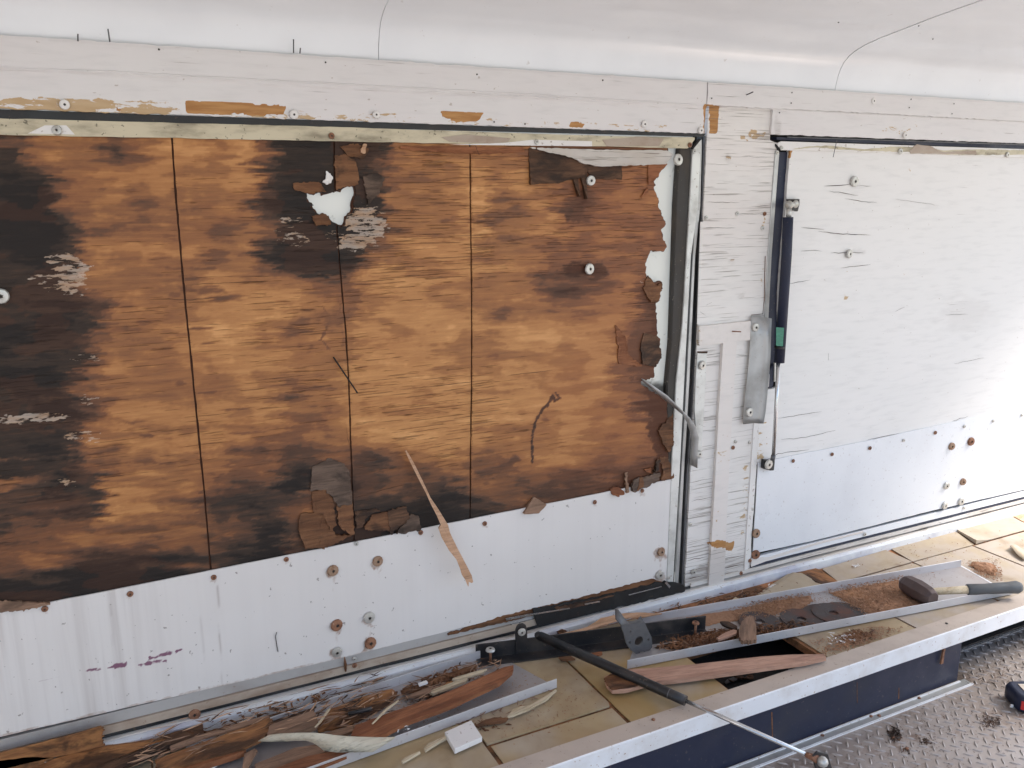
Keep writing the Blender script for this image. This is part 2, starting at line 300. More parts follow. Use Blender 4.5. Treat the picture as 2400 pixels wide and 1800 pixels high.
def prof(name,yz,x0,x1,mat,parent=None,nx=1,wob=0,seed=0,mats=None,fm=None,smooth=False,cap=True,bw=0):
    "closed yz profile swept along x"
    xs=np.linspace(x0,x1,nx+1); n=len(yz); V=[]
    for i,x in enumerate(xs):
        for y,z in yz: V.append((x,y+wob*(vn(x*9,seed+y*40,seed)-.5),z+wob*(vn(x*11,seed+7.3+z*30,seed)-.5)))
    Fs=[];m=[]
    for i in range(nx):
        for j in range(n): a=i*n+j; b=i*n+(j+1)%n; Fs.append([a,b,b+n,a+n]); m.append(fm[j] if fm else 0)
    if cap: Fs+= [list(range(n))[::-1],list(range(nx*n,nx*n+n))]; m+=[0,0]
    o=obj(name,V,Fs,mat,parent,mats=mats,fm=m,smooth=smooth); 
    return bev(o,bw) if bw else fixn(o)
def tube(name,pts,r,mat,parent=None,seg=14,cap=True,smooth=True):
    P=[Vector(p) for p in pts]; rs=r if isinstance(r,(list,tuple)) else [r]*len(P); V=[];Fs=[]
    for i,p in enumerate(P):
        d=(P[min(i+1,len(P)-1)]-P[max(i-1,0)]).normalized(); up=Vector((0,0,1)) if abs(d.z)<.9 else Vector((1,0,0))
        a=d.cross(up).normalized(); b=d.cross(a)
        for j in range(seg):
            t=2*math.pi*j/seg; V.append(p+(a*math.cos(t)+b*math.sin(t))*rs[i])
    for i in range(len(P)-1):
        for j in range(seg): Fs.append([i*seg+j,i*seg+(j+1)%seg,(i+1)*seg+(j+1)%seg,(i+1)*seg+j])
    if cap: Fs+=[list(range(seg))[::-1],list(range((len(P)-1)*seg,len(P)*seg))]
    o=obj(name,[tuple(v) for v in V],Fs,mat,parent); fixn(o)
    if smooth:
        for p in o.data.polygons: p.use_smooth=len(p.vertices)==4
    return o
def join_cyl(name,a,b,r,mat,parent=None,seg=14): return tube(name,[a,b],r,mat,parent,seg)
def ball(name,c,r,mat,parent=None,sc=(1,1,1),sub=2):
    bm=bmesh.new(); bmesh.ops.create_icosphere(bm,subdivisions=sub,radius=r)
    V=[(v.co.x*sc[0]+c[0],v.co.y*sc[1]+c[1],v.co.z*sc[2]+c[2]) for v in bm.verts]; Fs=[[v.index for v in f.verts] for f in bm.faces]; bm.free()
    return obj(name,V,Fs,mat,parent,smooth=True)
# surface grid with roughened outline and paint mask -------------------------------------------------
def gridsurf(name,outline,holes,cell,y,th,mat,parent,maskfn=None,relief=None,plane='w',z=0,smooth=False):
    "outline/holes: polygons as world (x,z) [wall] or (x,y) [shelf]; cells outside are dropped, border snapped to the outline, sides closed"
    O=np.array(outline); x0,z0=O.min(0)-cell; x1,z1=O.max(0)+cell
    nx=int((x1-x0)/cell)+1; nz=int((z1-z0)/cell)+1
    gx=x0+np.arange(nx+1)*cell; gz=z0+np.arange(nz+1)*cell
    CX,CZ=np.meshgrid(gx[:-1]+cell/2,gz[:-1]+cell/2); ins=inside(CX,CZ,outline)
    for h in holes: ins&=~inside(CX,CZ,h)
    VX,VZ=np.meshgrid(gx,gz); cnt=np.zeros(VX.shape,int)
    cnt[:-1,:-1]+=ins; cnt[1:,:-1]+=ins; cnt[:-1,1:]+=ins; cnt[1:,1:]+=ins
    bd=(cnt>0)&(cnt<4); bx=VX[bd]; bz=VZ[bd]; best=np.full(bx.shape,1e9); nxv=bx.copy(); nzv=bz.copy()
    for pl in [outline]+list(holes):
        d,cx,cz=sdist(bx,bz,pl); m=(d<best); best=np.where(m,d,best); nxv=np.where(m,cx,nxv); nzv=np.where(m,cz,nzv)
    ok=best<cell*1.2; VX[bd]=np.where(ok,nxv,bx); VZ[bd]=np.where(ok,nzv,bz)
    used=cnt>0; idx=-np.ones(VX.shape,int); idx[used]=np.arange(used.sum()); n=used.sum()
    X=VX[used];Z=VZ[used]
    r=np.zeros(n) if relief is None else relief(X,Z)
    jj,ii=np.nonzero(ins); q=np.stack([idx[jj,ii],idx[jj,ii+1],idx[jj+1,ii+1],idx[jj+1,ii]],1)
    if plane=='w': V=np.stack([X,y+r,Z],1)
    else: V=np.stack([X,Z,z+r],1)
    e=np.concatenate([q[:,[0,1]],q[:,[1,2]],q[:,[2,3]],q[:,[3,0]]]); key=np.sort(e,1)[:,0]*n+np.sort(e,1)[:,1]
    _,inv,c=np.unique(key,return_inverse=True,return_counts=True); be=e[c[inv]==1]
    bv=np.unique(be); mp=-np.ones(n,int); mp[bv]=n+np.arange(len(bv)); B=V[bv].copy()
    if plane=='w': B[:,1]=y+th
    else: B[:,2]=z-th
    sides=np.stack([be[:,1],be[:,0],mp[be[:,0]],mp[be[:,1]]],1)
    VV=np.vstack([V,B]); Fq=np.vstack([q,sides])
    mk=None
    if maskfn:
        U,Wp=proj(VV); mk=np.clip(np.stack(maskfn(U,Wp,VV),1),0,1)
    if plane!='w': pass
    o=obj(name,VV,Fq.tolist(),mat,parent,mask=mk,smooth=False); return o
def W2(pts,y=0.): return [(float(WP(p,y)[0]),float(WP(p,y)[2])) for p in pts]
def S2(pts,h=0.): return [(float(SP(p,h)[0]),float(SP(p,h)[1])) for p in pts]
# screws ---------------------------------------------------------------------------------------------
def screw_mesh(name,r,h,mat,flat=False):
    N=12; V=[];Fs=[];m=[]
    def ring(R,z,alt=1): 
        s=len(V)
        for k in range(N):
            q=R*(alt if k%2 else 1); t=2*math.pi*k/N; V.append((q*math.cos(t),-z,q*math.sin(t)))
        return s
    R=[ring(r,0),ring(r*.98,h*.45),ring(r*.86,h*.85),ring(r*.32,h,.62),ring(r*.28,h*.4,.62)]
    for i in range(4):
        for k in range(N): a,b=R[i]+k,R[i]+(k+1)%N; Fs.append([a,b,b+N,a+N]); m.append(1 if i==3 else 0)
    Fs.append([R[4]+k for k in range(N)]); m.append(1)
    me=bpy.data.meshes.new(name); me.from_pydata(V,[],Fs); me.materials.append(M[mat]); me.materials.append(M['hole']); me.polygons.foreach_set('material_index',m)
    bm=bmesh.new(); bm.from_mesh(me); bmesh.ops.recalc_face_normals(bm,faces=bm.faces)
    for f in bm.faces: f.smooth=False
    bm.to_mesh(me); bm.free(); return me
SM={k:screw_mesh('screw_'+k,r,h,mt) for k,r,h,mt in (('big','.0125',.005,'ssteel'),('bigr','.0125',.005,'rusty_screw'),('bigd','.0125',.005,'rust'),('small','.0052',.0025,'ssteel'),('smallr','.0055',.0028,'rust'),('mid','.0085',.004,'ssteel'),('midw','.0078',.003,'white'),('nail','.0017',.001,'hole')) for r in [float(r)]}
def screw(px,y,kind,parent,rx=None,name='screw',label=None,cz=None):
    p=WP(px,y); o=bpy.data.objects.new(name,SM[kind]); COL.objects.link(o); o.parent=parent; o.location=Vector(p)-wl(parent)
    o.rotation_euler=(random.uniform(-.14,.14),random.uniform(0,6),random.uniform(-.14,.14)); k_=random.uniform(.9,1.08); o.scale=(k_,1,k_)
    if label: o['label']=label
    return o
#SECTIONS
# ============================================================ THE SETTING
# ceiling: three overlapping fibreglass sheets coving down to the wall
CP=[(0.004,.232),(0,.239),(-.002,.255),(-.006,.272),(-.012,.288),(-.021,.302),(-.034,.314),(-.052,.324),(-.08,.3335),(-.12,.342),(-.169,.349),(-.265,.3625),(-.377,.376),(-.55,.395),(-.8,.415),(-1.2,.438),(-1.55,.452),(-1.8,.458)]
ceil=empty('ceiling',(1.2,0,.3),kind='structure')
for x0,x1,dz in ((-1.8,.5114,0),(.5126,1.6744,.0008),(1.6757,3.3,-.0008)):
    nx=40; xs=np.linspace(x0,x1,nx+1); V=[]; n=len(CP)
    for off in (0,.004):
        for x in xs:
            for i,(y,z) in enumerate(CP):
                wv=.006*(vn(x*2.2+5,y*3,3)-.5)*min(1,abs(y)*5)+.004*(vn(x*.9,y*6,9)-.5)*min(1,abs(y)*6)
                V.append((x,y+off,z+dz+wv+off))
    Fs=[]
    for s,b in ((0,0),(1,(nx+1)*n)):
        for i in range(nx):
            for j in range(n-1): a=b+i*n+j; f=[a,a+1,a+n+1,a+n]; Fs.append(f if s==0 else f[::-1])
    T=(nx+1)*n
    for j in range(n-1): Fs.append([j,j+T,j+1+T,j+1]); a=nx*n+j; Fs.append([a,a+1,a+1+T,a+T])
    for i in range(nx): a=i*n; Fs.append([a,a+n,a+n+T,a+T]); a=i*n+n-1; Fs.append([a,a+T,a+n+T,a+n])
    o=obj('roof_sheet',V,Fs,'fibre',ceil); fixn(o)
    for p in o.data.polygons: p.use_smooth=abs(p.normal.x)<.5
    sharpen(o)
prof('roof_backing',[(y+.012,z+.012) for y,z in CP]+[(y+.02,z+.03) for y,z in CP[::-1]],-1.8,3.3,'dark',ceil)
# small rivet dimples of the roof
for p in a3((1010,145),(1530,168),(1622,253),(337,378)):
    q=un(p[0],p[1],2,.345); ball('rivet',q,.0022,'gunm',ceil,(1,1,.6),1)
# wall behind everything
wall=empty('wall',(1.4,0,-1.03),kind='structure')
plate('backing_panel',[(1.27,.05,.26),(3.25,.05,.26),(3.25,.05,-1.3),(1.27,.05,-1.3)],(0,.01,0),'dark',wall)
# upper board with its paint masks
def hdrmask(U,V,P):
    R=np.zeros(len(U));G=R.copy();B=R.copy()
    for pl in (a1((1195,655),(1500,660),(1850,688),(1838,738),(1700,748),(1560,738),(1400,738),(1210,735)),a2((645,718),(920,732),(880,790),(740,790),(700,770),(652,755)),a2((1480,790),(1585,800),(1560,830),(1480,822)),a1((720,672),(800,718),(770,722)),a3((135,675),(238,683),(225,865),(135,865))):
        R=np.maximum(R,pm(U,V,pl,1.5,3,9,9,3))
    band=pm(U,V,a1((-200,645),(150,628),(600,632),(1150,655),(1850,700),(2212,740),(2300,780),(-200,740)),3,4,30,8,5)
    B=np.maximum(B,band*.95*(1-.35*sst(350,420,U))); B=np.maximum(B,.45*pm(U,V,a2((0,715),(2100,810),(2150,860),(0,790)),4,4,20,9,6))
    B=np.maximum(B,.75*em(U,V,1740,310,30,9,0,.6,20,9,4)); B=np.maximum(B,.5*em(U,V,2100,305,50,10,5,.6,20,9,8))
    G=np.maximum(G,.7*em(U,V,1822,300,9,26,0,.6,6,9,2)); G=np.maximum(G,.35*lm(U,V,[(0,85),(2400,246)],1.2,.8,2))
    return R,G,B
def board(name,xz,y,th,mat,parent,mf=None,cell=.0035,jg=.0006,seed=1,holes=(),rel=None):
    return gridsurf(name,jag(xz,.01,jg,seed),list(holes),cell,y,th,mat,parent,mf,relief=rel)
xl=-.35
def ridge(X,Z): # paint ridge along the joint
    line=.189-.004*(X)+0.0007*np.sin(X*60); return -.0026*np.exp(-((Z-line)/.0022)**2)*(.5+vn(X*60,X*0,3))+.0022*sst(.0015,-.0015,Z-line)
xj=float(WP(a3((135,680))[0])[0])
board('header_board',[(xl,.2385),(xj,.2385),(xj,.128),(xl,.130)],-.010,.012,'hdr',wall,hdrmask,rel=ridge)
zr=[WP(p)[2] for p in a3((245,690),(1200,735),(2212,790))]
board('header_board',[(xj+.0012,.238),(3.2,.238),(3.2,zr[2]-.003),(WP(a3((2212,790))[0])[0],zr[2]),(WP(a3((1200,735))[0])[0],zr[1]),(xj+.0012,zr[0])],-.0115,.0125,'hdr',wall,hdrmask,seed=2)
xr0=float(WP(a3((572,705))[0])[0]); zb=float(WP(a3((572,872))[0])[2])
board('header_board',[(xr0,zr[0]+.004),(3.2,zr[2]+.004),(3.2,zb-.001),(xr0,zb)],-.0065,.009,'hdr',wall,hdrmask,seed=3)
# pillar between the doors
XL=float(WP((1657,315))[0]); XLb=XL-.003; XR=1.5025
def pilmask(U,V,P):
    R=np.zeros(len(U));G=R.copy();B=R.copy()
    R=np.maximum(R,pm(U,V,a3((173,683),(238,683),(232,760),(222,865),(173,865)),1.5,3,9,9,3))
    for c in ((1714,614,9,7),(1737,694,8,6),(1707,372,7,10)): B=np.maximum(B,.8*em(U,V,*c,0,.6,8,8,5)); G=np.maximum(G,.5*em(U,V,*c,0,.6,8,8,9))
    B=np.maximum(B,.6*em(U,V,1760,318,40,12,-5,.7,12,6,3)); G=np.maximum(G,.45*em(U,V,1795,318,22,9,0,.6,12,6,4))
    G=np.maximum(G,.9*pm(U,V,[(1590,1350),(1670,1310),(1780,1290),(1780,1420),(1590,1420)],16,14,30,9,4))
    G=np.maximum(G,.2*pm(U,V,[(1600,820),(1790,820),(1790,1400),(1600,1400)],40,20,30,30,4)); G=np.maximum(G,.16*pm(U,V,[(1640,420),(1810,420),(1810,700),(1640,700)],40,20,30,30,8))
    for x in ((1790,520),(1787,640)): B=np.maximum(B,.5*em(U,V,x[0],x[1],4,45,4,.5,8,20,3))
    B=np.maximum(B,.45*em(U,V,1745,1180,10,120,4,.6,8,20,3))
    R=np.maximum(R,.8*pm(U,V,b4((940,80),(1180,70),(1180,170),(1100,150),(990,130)),2,6,10,10,2))
    return R,G,B
board('pillar_panel',[(XL+.001,zr[0]+.004),(xr0+.003,zr[0]+.004),(xr0+.003,.118),(XR,.112),(XR-.003,-1.0),(XLb,-1.0)],0,.014,'pil',wall,pilmask,.004,.0004,5)
def batmask(U,V,P):
    R=np.zeros(len(U));G=R.copy();B=R.copy()
    G=.85*pm(U,V,[(1650,1290),(1720,1280),(1720,1400),(1650,1400)],6,8,6,30,4); R=.9*pm(U,V,b4((960,70),(1130,60),(1120,135),(985,115)),2,6,10,10,2); B=.25+0*U
    return R,G,B
board('batten',W2([(1695,803),(1727,801),(1710,1080),(1697,1368),(1661,1375),(1672,1200),(1685,960)],-.009),-.009,.009,'bat',wall,batmask,.004,.0003,6)
board('cleat',W2(a6((108,457),(450,420),(440,545),(108,582)),-.010),-.010,.010,'bat',wall,lambda U,V,P:(0*U,.25*sst(.5,.7,fbm(U/9,V/9,3)),.5*sst(1680,1640,U)),.004,.0003,7)
wpl('edge_strip',[(1642,520),(1649,520),(1640,760),(1634,760)],-.002,.002,'pil',wall)
for p,k in (((1655,510),'small'),((1728,501),'small'),((1792,501),'smallr'),((1787,535),'small'),((1718,1049),'smallr'),((1757,1037),'small'),((1618,1229),'small'),((1625,1340),'mid'),((1724,1035),'small'),((1763,1193),'small')): screw(p,-.0012,k,wall)
for p,k in ((a1((418,678))[0],'midw'),(a1((1905,742))[0],'midw'),(a2((225,744))[0],'midw'),(a2((1965,805))[0],'midw'),(a3((118,845))[0],'midw'),(a3((1442,877))[0],'midw'),(a3((1236,655))[0],'midw'),(a1((1030,320))[0],'nail'),(a1((2110,404))[0],'nail'),(a2((879,482))[0],'nail'),(a2((1694,520))[0],'nail'),(a2((990,790))[0],'nail'),(a2((1190,803))[0],'nail'),(a3((188,637))[0],'nail'),(a3((708,600))[0],'nail'),(a3((703,668))[0],'nail'),(a3((1480,643))[0],'nail'),(a3((1468,697))[0],'nail'),(a3((1745,737))[0],'nail'),(a3((1758,672))[0],'nail'),(a3((627,730))[0],'nail')): screw(p,-.0112 if k!='nail' else -.0125,k,wall)
# lines of thick paint over the board joints
tube('paint_ridge',[WP(tuple(p),-.0100-.0004*k%.001) for k,p in enumerate(jag([(-60,158),(0,161),(250,167),(440,178),(800,197),(1200,219),(1633,246)],14,.5,77,False))],.0016,'hdr',wall,6)
tube('paint_ridge',[WP(tuple(p),-.0075) for p in jag(a3((245,692),(700,712),(1200,738),(1700,765),(2250,792)),14,.3,78,False)],.0010,'hdr',wall,6)
# thin nails
def nail(a,b,ya,yb,r=.0011,mat='gunm',parent=wall): return tube('nail',[WP(a,ya),WP(b,yb)],r,mat,parent,6)
for a,b in (((182.6,96),(182.6,80)),((257.5,98),(253,68)),((688,124),(688,92)),((703,124.5),(704,113))): nail(a,b,-.012,-.022)
nail(a3((415,614))[0],a3((456,596))[0],-.011,-.035,.0014); nail(a3((1000,905))[0],a3((975,1018))[0],-.008,-.03,.0008); nail(a6((320,488))[0],a6((378,491))[0],-.012,-.03,.0016,'rust')
tube('wood_fibre',[WP(p,-.012) for p in a2((870,945),(880,975),(893,1005))],.0005,'rot',wall,5)
for pts in (a6((445,383),(520,375),(528,290),(535,0)),): tube('stain_edge',[WP(p,-.001) for p in pts],.0009,'rot2',wall,5)
# explicit long checks in the paint of the pillar and right door are thin dark splits
def crack(px,y,wd,parent,name='split',mat='rot',seed=0):
    r=random.Random(seed); P=jag(px,9,.5,seed,False); n=len(P); top=[];bot=[]
    for i,p in enumerate(P):
        t=i/(n-1); k=.75*wd*max(.12,math.sin(math.pi*t)**.6)*r.uniform(.6,1.2)*.5; top.append((p[0],p[1]-k)); bot.append((p[0],p[1]+k))
    V=[WP(p,y) for p in top+bot]; Fs=[[i,i+1,n+i+1,n+i] for i in range(n-1)]; V2=[np.array(v)+np.array((0,.0006,0)) for v in V]
    return fixn(obj(name,V+V2,Fs+[[a+2*n for a in f[::-1]] for f in Fs]+[[i,i+2*n,i+1+2*n,i+1] for i in range(n-1)]+[[n+i,n+i+1,3*n+i+1,3*n+i] for i in range(n-1)],mat,parent))
for i,(pl,wd) in enumerate(((a3((340,733),(465,737)),.8),((a3((465,905),(600,908))),.8),(a3((380,1015),(590,1020)),.9),(a3((160,1208),(200,1212)),1.2),(a3((490,1185),(575,1183)),1.4),(a3((150,1310),(370,1312)),1.2),(a3((340,1386),(570,1388)),1.1),(a3((500,1332),(570,1332)),1.2),(a3((150,1475),(345,1477)),1.2),(a6((105,355),(150,385)),1),(a6((150,320),(190,300)),1.2),(a6((345,640),(420,645)),1),(a6((40,1470),(190,1440)),1.2),(a6((60,1590),(195,1560)),1.2),(b4((770,240),(950,200)),1.6),(b4((770,130),(940,90)),1.3),(b4((765,330),(950,290)),1.8),(b4((760,400),(950,360)),1.8),(b4((1090,220),(1270,190)),1.4),(b4((1090,300),(1250,270)),1.6),(b4((1100,350),(1250,320)),1.4))): crack(pl,-.0004,wd,wall,seed=i)
# ------------------------------------------------------------ sill under the doors
sill=empty('sill',(1.4,0,-1.03),kind='structure')
x0,x1=-.55,3.3
prof('lower_channel',[(.012,-.957),(.0,-.957),(.0,-.9795),(.012,-.9795)],x0,1.222,'sillg',sill,30,.0006,1)
prof('tan_strip',[(.012,-.9805),(-.004,-.981),(-.005,-.9965),(.012,-.998)],x0,1.222,'sillt',sill,40,.001,2)
prof('channel_bead',[(.002,-.9795),(-.0035,-.9797),(-.0035,-.9812),(.002,-.9813)],.78,1.20,'chrome',sill,20,.0006,2)
prof('weather_seal',[(.012,-.999),(-.001,-.9992),(-.002,-1.0055),(.012,-1.006)],x0,1.30,'seal',sill,60,.0022,3)
prof('chipped_ledge',[(.004,-1.0065),(-.009,-1.0075),(-.013,-1.0155),(.004,-1.0165)],x0,x1,'chip',sill,110,.002,4)
prof('lower_channel',[(.010,-.962),(-.001,-.962),(-.002,-.982),(.010,-.983)],1.502,x1,'kick2',sill,30,.0005,5)
prof('weather_seal',[(.012,-.9835),(-.001,-.984),(-.002,-.9895),(.012,-.990)],1.50,x1,'navy',sill,30,.0015,6)
prof('tan_strip',[(.012,-.9905),(-.004,-.991),(-.0055,-1.0005),(.012,-1.002)],1.3,x1,'chip',sill,60,.0016,7)
xw0=float(SP(c1((1085,1090))[0])[0])-.02
prof('white_rail',[(0,-1.0125),(-.012,-1.009),(-.0215,-1.0125),(-.023,-1.040),(0,-1.040)],xw0,x1,'rail',sill,160,.0016,8,bw=.0015)
tube('rusty_stain_strip',[WP(p,-.007) for p in b2((765,515),(772,580),(775,640))],[.0008,.0035,.0018],'rot2',sill,6)
for p,k in (((456,1674),'bigd'),(b2((852,532))[0],'small'),(b2((852,588))[0],'smallr'),(b2((858,775))[0],'mid'),(b4((915,532))[0],'smallr'),(b5((1905,299))[0],'smallr'),(b5((1212,492))[0],'smallr'),(b5((1590,178))[0],'small'),(b5((560,452))[0],'small'),(b4((1318,236))[0],'smallr'),(b4((1240,345))[0],'smallr'),((1930,1308),'mid')):
    screw(p,-.004 if p[1]<1640 or p[0]<500 else -.023,k,sill)
# black rotten seat of the left door bottom (crumbling wood over the channel)
def ragged(name,px,y,th,mat,parent,amp=1.2,step=6,seed=0): return wpl(name,[tuple(p) for p in jag(px,step,amp,seed)],y,th,mat,parent)
ragged('rotten_strip',b3((0,500),(500,340),(1100,200),(1180,175),(1760,25),(1880,60),(1700,120),(1330,215),(1180,255),(700,350),(0,515)),-.004,.006,'rot2',sill,1.0,6,3)
ragged('rotten_strip',[(1250,1428),(1400,1400),(1560,1362),(1603,1372),(1605,1386),(1500,1412),(1380,1440),(1260,1466)],-.0085,.006,'dark',sill,1.3,7,4)
ragged('rotten_strip',[(1300,1424),(1400,1404),(1440,1396),(1380,1416),(1310,1434)],-.0105,.003,'rot',sill,1.2,6,5)
wpl('bright_gap',b3((500,368),(690,330),(1050,275),(1055,283),(700,345),(505,385)),-.0125,.001,'chrome',sill)
wpl('bright_gap',b3((1180,240),(1310,215),(1315,225),(1185,250)),-.0125,.001,'chrome',sill); wpl('bright_gap',b3((1560,160),(1845,88),(1848,95),(1565,168)),-.0125,.001,'chrome',sill)
wpl('torn_tape',[(1559,1367),(1563,1362),(1567,1369),(1572,1374),(1569,1379),(1563,1372)],-.016,.001,'chrome',sill)
# ============================================================ LEFT DOOR
ldoor=empty('lift_up_door',(.5,.0,-.955),'door with its lining torn off, bare rotting brown plywood above a white kick sheet, left of the pillar','door','lift-up doors in the truck wall')
zt=.095
skinP=[(-.7,.14),(1.262,.14),(1.262,-.96),(-.7,-.96)]
def skinmask(U,V,P):
    R=.85*pm(U,V,[(1582,340),(1640,340),(1610,900),(1595,1130),(1560,1130),(1576,600)],5,3,9,30,3); R=np.maximum(R,.9*pm(U,V,[(1400,880),(1560,900),(1600,900),(1600,1140),(1400,1150)],6,6,9,9,4)); return R,0*U,0*U  # near-black by the stile and lower right, shade painted in with grime
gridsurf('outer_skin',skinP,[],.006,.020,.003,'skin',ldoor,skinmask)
# ply outlines ---------------------------------------------------------
hole=a1((1990,1250),(2100,1256),(2160,1245),(2212,1232))+a2((30,1205),(60,1200),(90,1195),(100,1240),(92,1280),(85,1310),(80,1380),(40,1390),(33,1430),(30,1462),(0,1478))+a1((2190,1455),(2160,1440),(2135,1402),(2060,1385),(2005,1342),(2037,1330),(1992,1310))
edge=a2((2120,955),(2100,1075),(2085,1095),(2050,1150),(2030,1175),(2038,1240),(2062,1300),(2058,1330),(2085,1400),(2110,1450),(2098,1470),(2074,1490),(2085,1530),(2115,1600),(2088,1642),(2040,1620),(2008,1622),(1995,1655))+a5((1992,10),(1975,50),(1985,140),(1998,180),(2032,195),(2040,172),(2080,167),(2078,200),(2062,272),(2040,290),(2062,290),(2042,310),(2046,420),(2050,515),(2072,545),(2066,590),(2080,650),(2062,690),(2035,720),(2032,790),(1990,800),(1945,800),(1950,840),(2010,880),(2110,930),(2150,1000),(2150,1450))
holeW=jag(W2(hole),.005,.0013,3); edgeW=[tuple(p) for p in jag(W2(edge),.0045,.0016,4,False)]
G1=[(402,300),(410,430),(421,560),(433,690),(447,830),(462,980),(477,1130),(497,1360)]
G2=[(783,310),(786,430),(790,520),(799,640),(810,760),(818,880),(822,1000),(826,1130),(832,1290)]
G3=[(1103,300),(1104.5,500),(1107,700),(1107,900),(1104.5,1050),(1103,1235)]
gw=.0017
def gl(g,s): return [(float(a)+s*gw,float(b)) for a,b in jag(W2(g),.012,.00035,int(g[0][0])+s,False)]
zb0=-.955
TONE=['522354113158877433224555445', '874323223278867443131355345', '883334333378897333143274335', '887334334357787434143243456', '886332324379985321133454456', '666333342333562123433675467', '678622332212453222243343378', '888644321135332321221122468', '776522322223331113343332578', '887433333235322221222222578', '778522221224322222112223388', '777332222345431111233323357', '677443333557767543553234346', '457722335658576567433454667', '567612346676467777654456677', '654444444574577888777777777', '435666544576688888888888888', '667788888888888888888888888']
TG=np.array([[int(ch) for ch in r_] for r_ in TONE],float)
def tonemap(U,V):
    "brown tone of the bare plywood, 0 golden to 9 black, read every 60 picture pixels"
    nz=fbm(U/80,V/8,41,6)-.5; n2=fbm(U/190,V/70,42,3)-.5; n3=fbm(U/26,V/22,43,3)-.5
    x=(U+nz*120+n3*26-30)/60; y=(V+n2*34+n3*24-360)/60
    x=np.clip(x,0,25.999); y=np.clip(y,0,16.999); ix=x.astype(int); iy=y.astype(int); fx=x-ix; fy=y-iy; fx=fx*fx*(3-2*fx); fy=fy*fy*(3-2*fy)
    T=(TG[iy,ix]*(1-fx)+TG[iy,ix+1]*fx)*(1-fy)+(TG[iy+1,ix]*(1-fx)+TG[iy+1,ix+1]*fx)*fy
    T=T+(fbm(U/110,V/17,44,5)-.5)*3.8+(fbm(U/34,V/30,45,4)-.5)*1.8
    q=T/1.6; qf=np.floor(q); w_=q-qf; T2=(qf+np.clip((w_-.5)*3+.5,0,1))*1.6   # stain fronts are partly crisp
    return .25*T+.75*T2+.45
def plymask(U,V,P):
    x,z=P[:,0],P[:,2]
    R=np.zeros(len(U));G=R.copy();B=R.copy()
    def mx(A,v,k=1): np.maximum(A,v*k,out=A)
    # black rot, with shade painted in at the lower right
    mx(R,pm(U,V,[(-80,345),(30,345),(55,385),(75,400),(105,415),(120,450),(95,480),(150,540),(165,570),(140,590),(185,620),(160,690),(215,705),(222,755),(195,800),(225,870),(180,890),(140,905),(100,935),(80,950),(180,960),(205,975),(180,1010),(110,1000),(160,1040),(120,1080),(-80,1080)],9,46,75,8,11),.88)
    mx(R,pm(U,V,[(-80,1085),(90,1075),(170,1080),(200,1085),(120,1110),(60,1122),(-80,1122)],5,12,60,6,12),.9)
    mx(R,pm(U,V,[(40,1135),(150,1118),(215,1130),(225,1150),(150,1190),(30,1215),(-80,1225),(-80,1190)],14,26,60,8,13),.8)
    mx(R,em(U,V,170,1212,40,12,0,.5,40,6,9),.7); mx(R,em(U,V,60,1228,50,10,-5,.5,40,6,9),.7)
    mx(R,pm(U,V,[(606,322),(632,332),(652,360),(642,392),(628,430),(640,470),(655,530),(652,590),(622,610),(655,628),(700,640),(770,650),(808,645),(850,600),(872,560),(895,520),(908,480),(890,440),(875,400),(880,365),(925,350),(935,320),(800,315)],8,34,60,9,14),.9)
    mx(R,pm(U,V,[(755,640),(800,640),(808,700),(812,800),(800,840),(790,760)],12,12,15,15,4),.5)
    y0=1434-.1985*U
    mx(R,em(U,V,520,1200,26,30,0,.6,25,12,3),.75); mx(R,em(U,V,700,1110,30,38,0,.6,25,20,3),.85); mx(R,em(U,V,575,1215,22,18,0,.6,20,9,6),.8)
    mx(R,em(U,V,1352,632,48,20,-3,.6,30,9,7),1.0); mx(R,em(U,V,1395,636,30,26,0,.5,20,9,7),.9); mx(R,em(U,V,1345,500,20,28,20,.7,14,14,7),.8); mx(R,em(U,V,1320,450,26,10,0,.6,25,6,7),.6)
    mx(R,pm(U,V,a5((1820,620),(1850,500),(1920,470),(1960,380),(1930,200),(2000,120),(2090,160),(2100,700),(2020,800),(1880,720)),8,14,20,14,17),.75)
    mx(R,pm(U,V,a5((1850,800),(1960,820),(1990,1020),(1985,1150),(2040,1300),(2010,1440),(2170,1450),(2170,850),(1990,790)),8,16,20,14,18),.95)  # lower right edge: black shadow painted in with the rot
    mx(R,pm(U,V,a5((860,1390),(1050,1330),(1130,1290),(1180,1330),(1060,1400),(900,1440)),6,10,40,7,18),.7)
    mx(R,pm(U,V,a5((1780,1659),(1790,1480),(1820,1380),(1990,1400),(2150,1380),(2150,1600)),8,12,20,10,19),.7)
    for c in ((500,617,34,8),(492,680,34,12),(525,700,40,8),(405,692,28,9),(925,430,34,6),(345,1022,22,8),(345,1080,44,8),(425,898,15,8),(475,630,60,4),(530,695,60,3),(300,718,20,3),(1180,470,40,9),(1205,490,25,14),(1380,600,30,5),(1185,730,14,14),(682,776,22,18),(1140,1135,12,6),(1280,985,18,10),(410,1085,50,3),(465,770,30,3),(480,805,26,3),(320,990,40,4),(480,920,30,4),(540,960,35,3),(580,1015,60,4)): mx(R,em(U,V,*c,-4,.8,26,5,int(c[0]),.8),.62)
    # insect trails and scribble
    mx(R,lm(U,V,a5((1390,890),(1415,920),(1385,940),(1370,905),(1340,960),(1300,1000),(1260,1070),(1245,1120),(1235,1200),(1240,1270),(1235,1340)),3.2,3.5,5,5,5),.85)
    mx(R,lm(U,V,a4((2090,330),(2140,400),(2110,480),(2080,540),(2130,600)),3,5,7,6,6),.6); mx(R,lm(U,V,a4((2180,250),(2210,330),(2160,400)),3,5,8,6,6),.6)
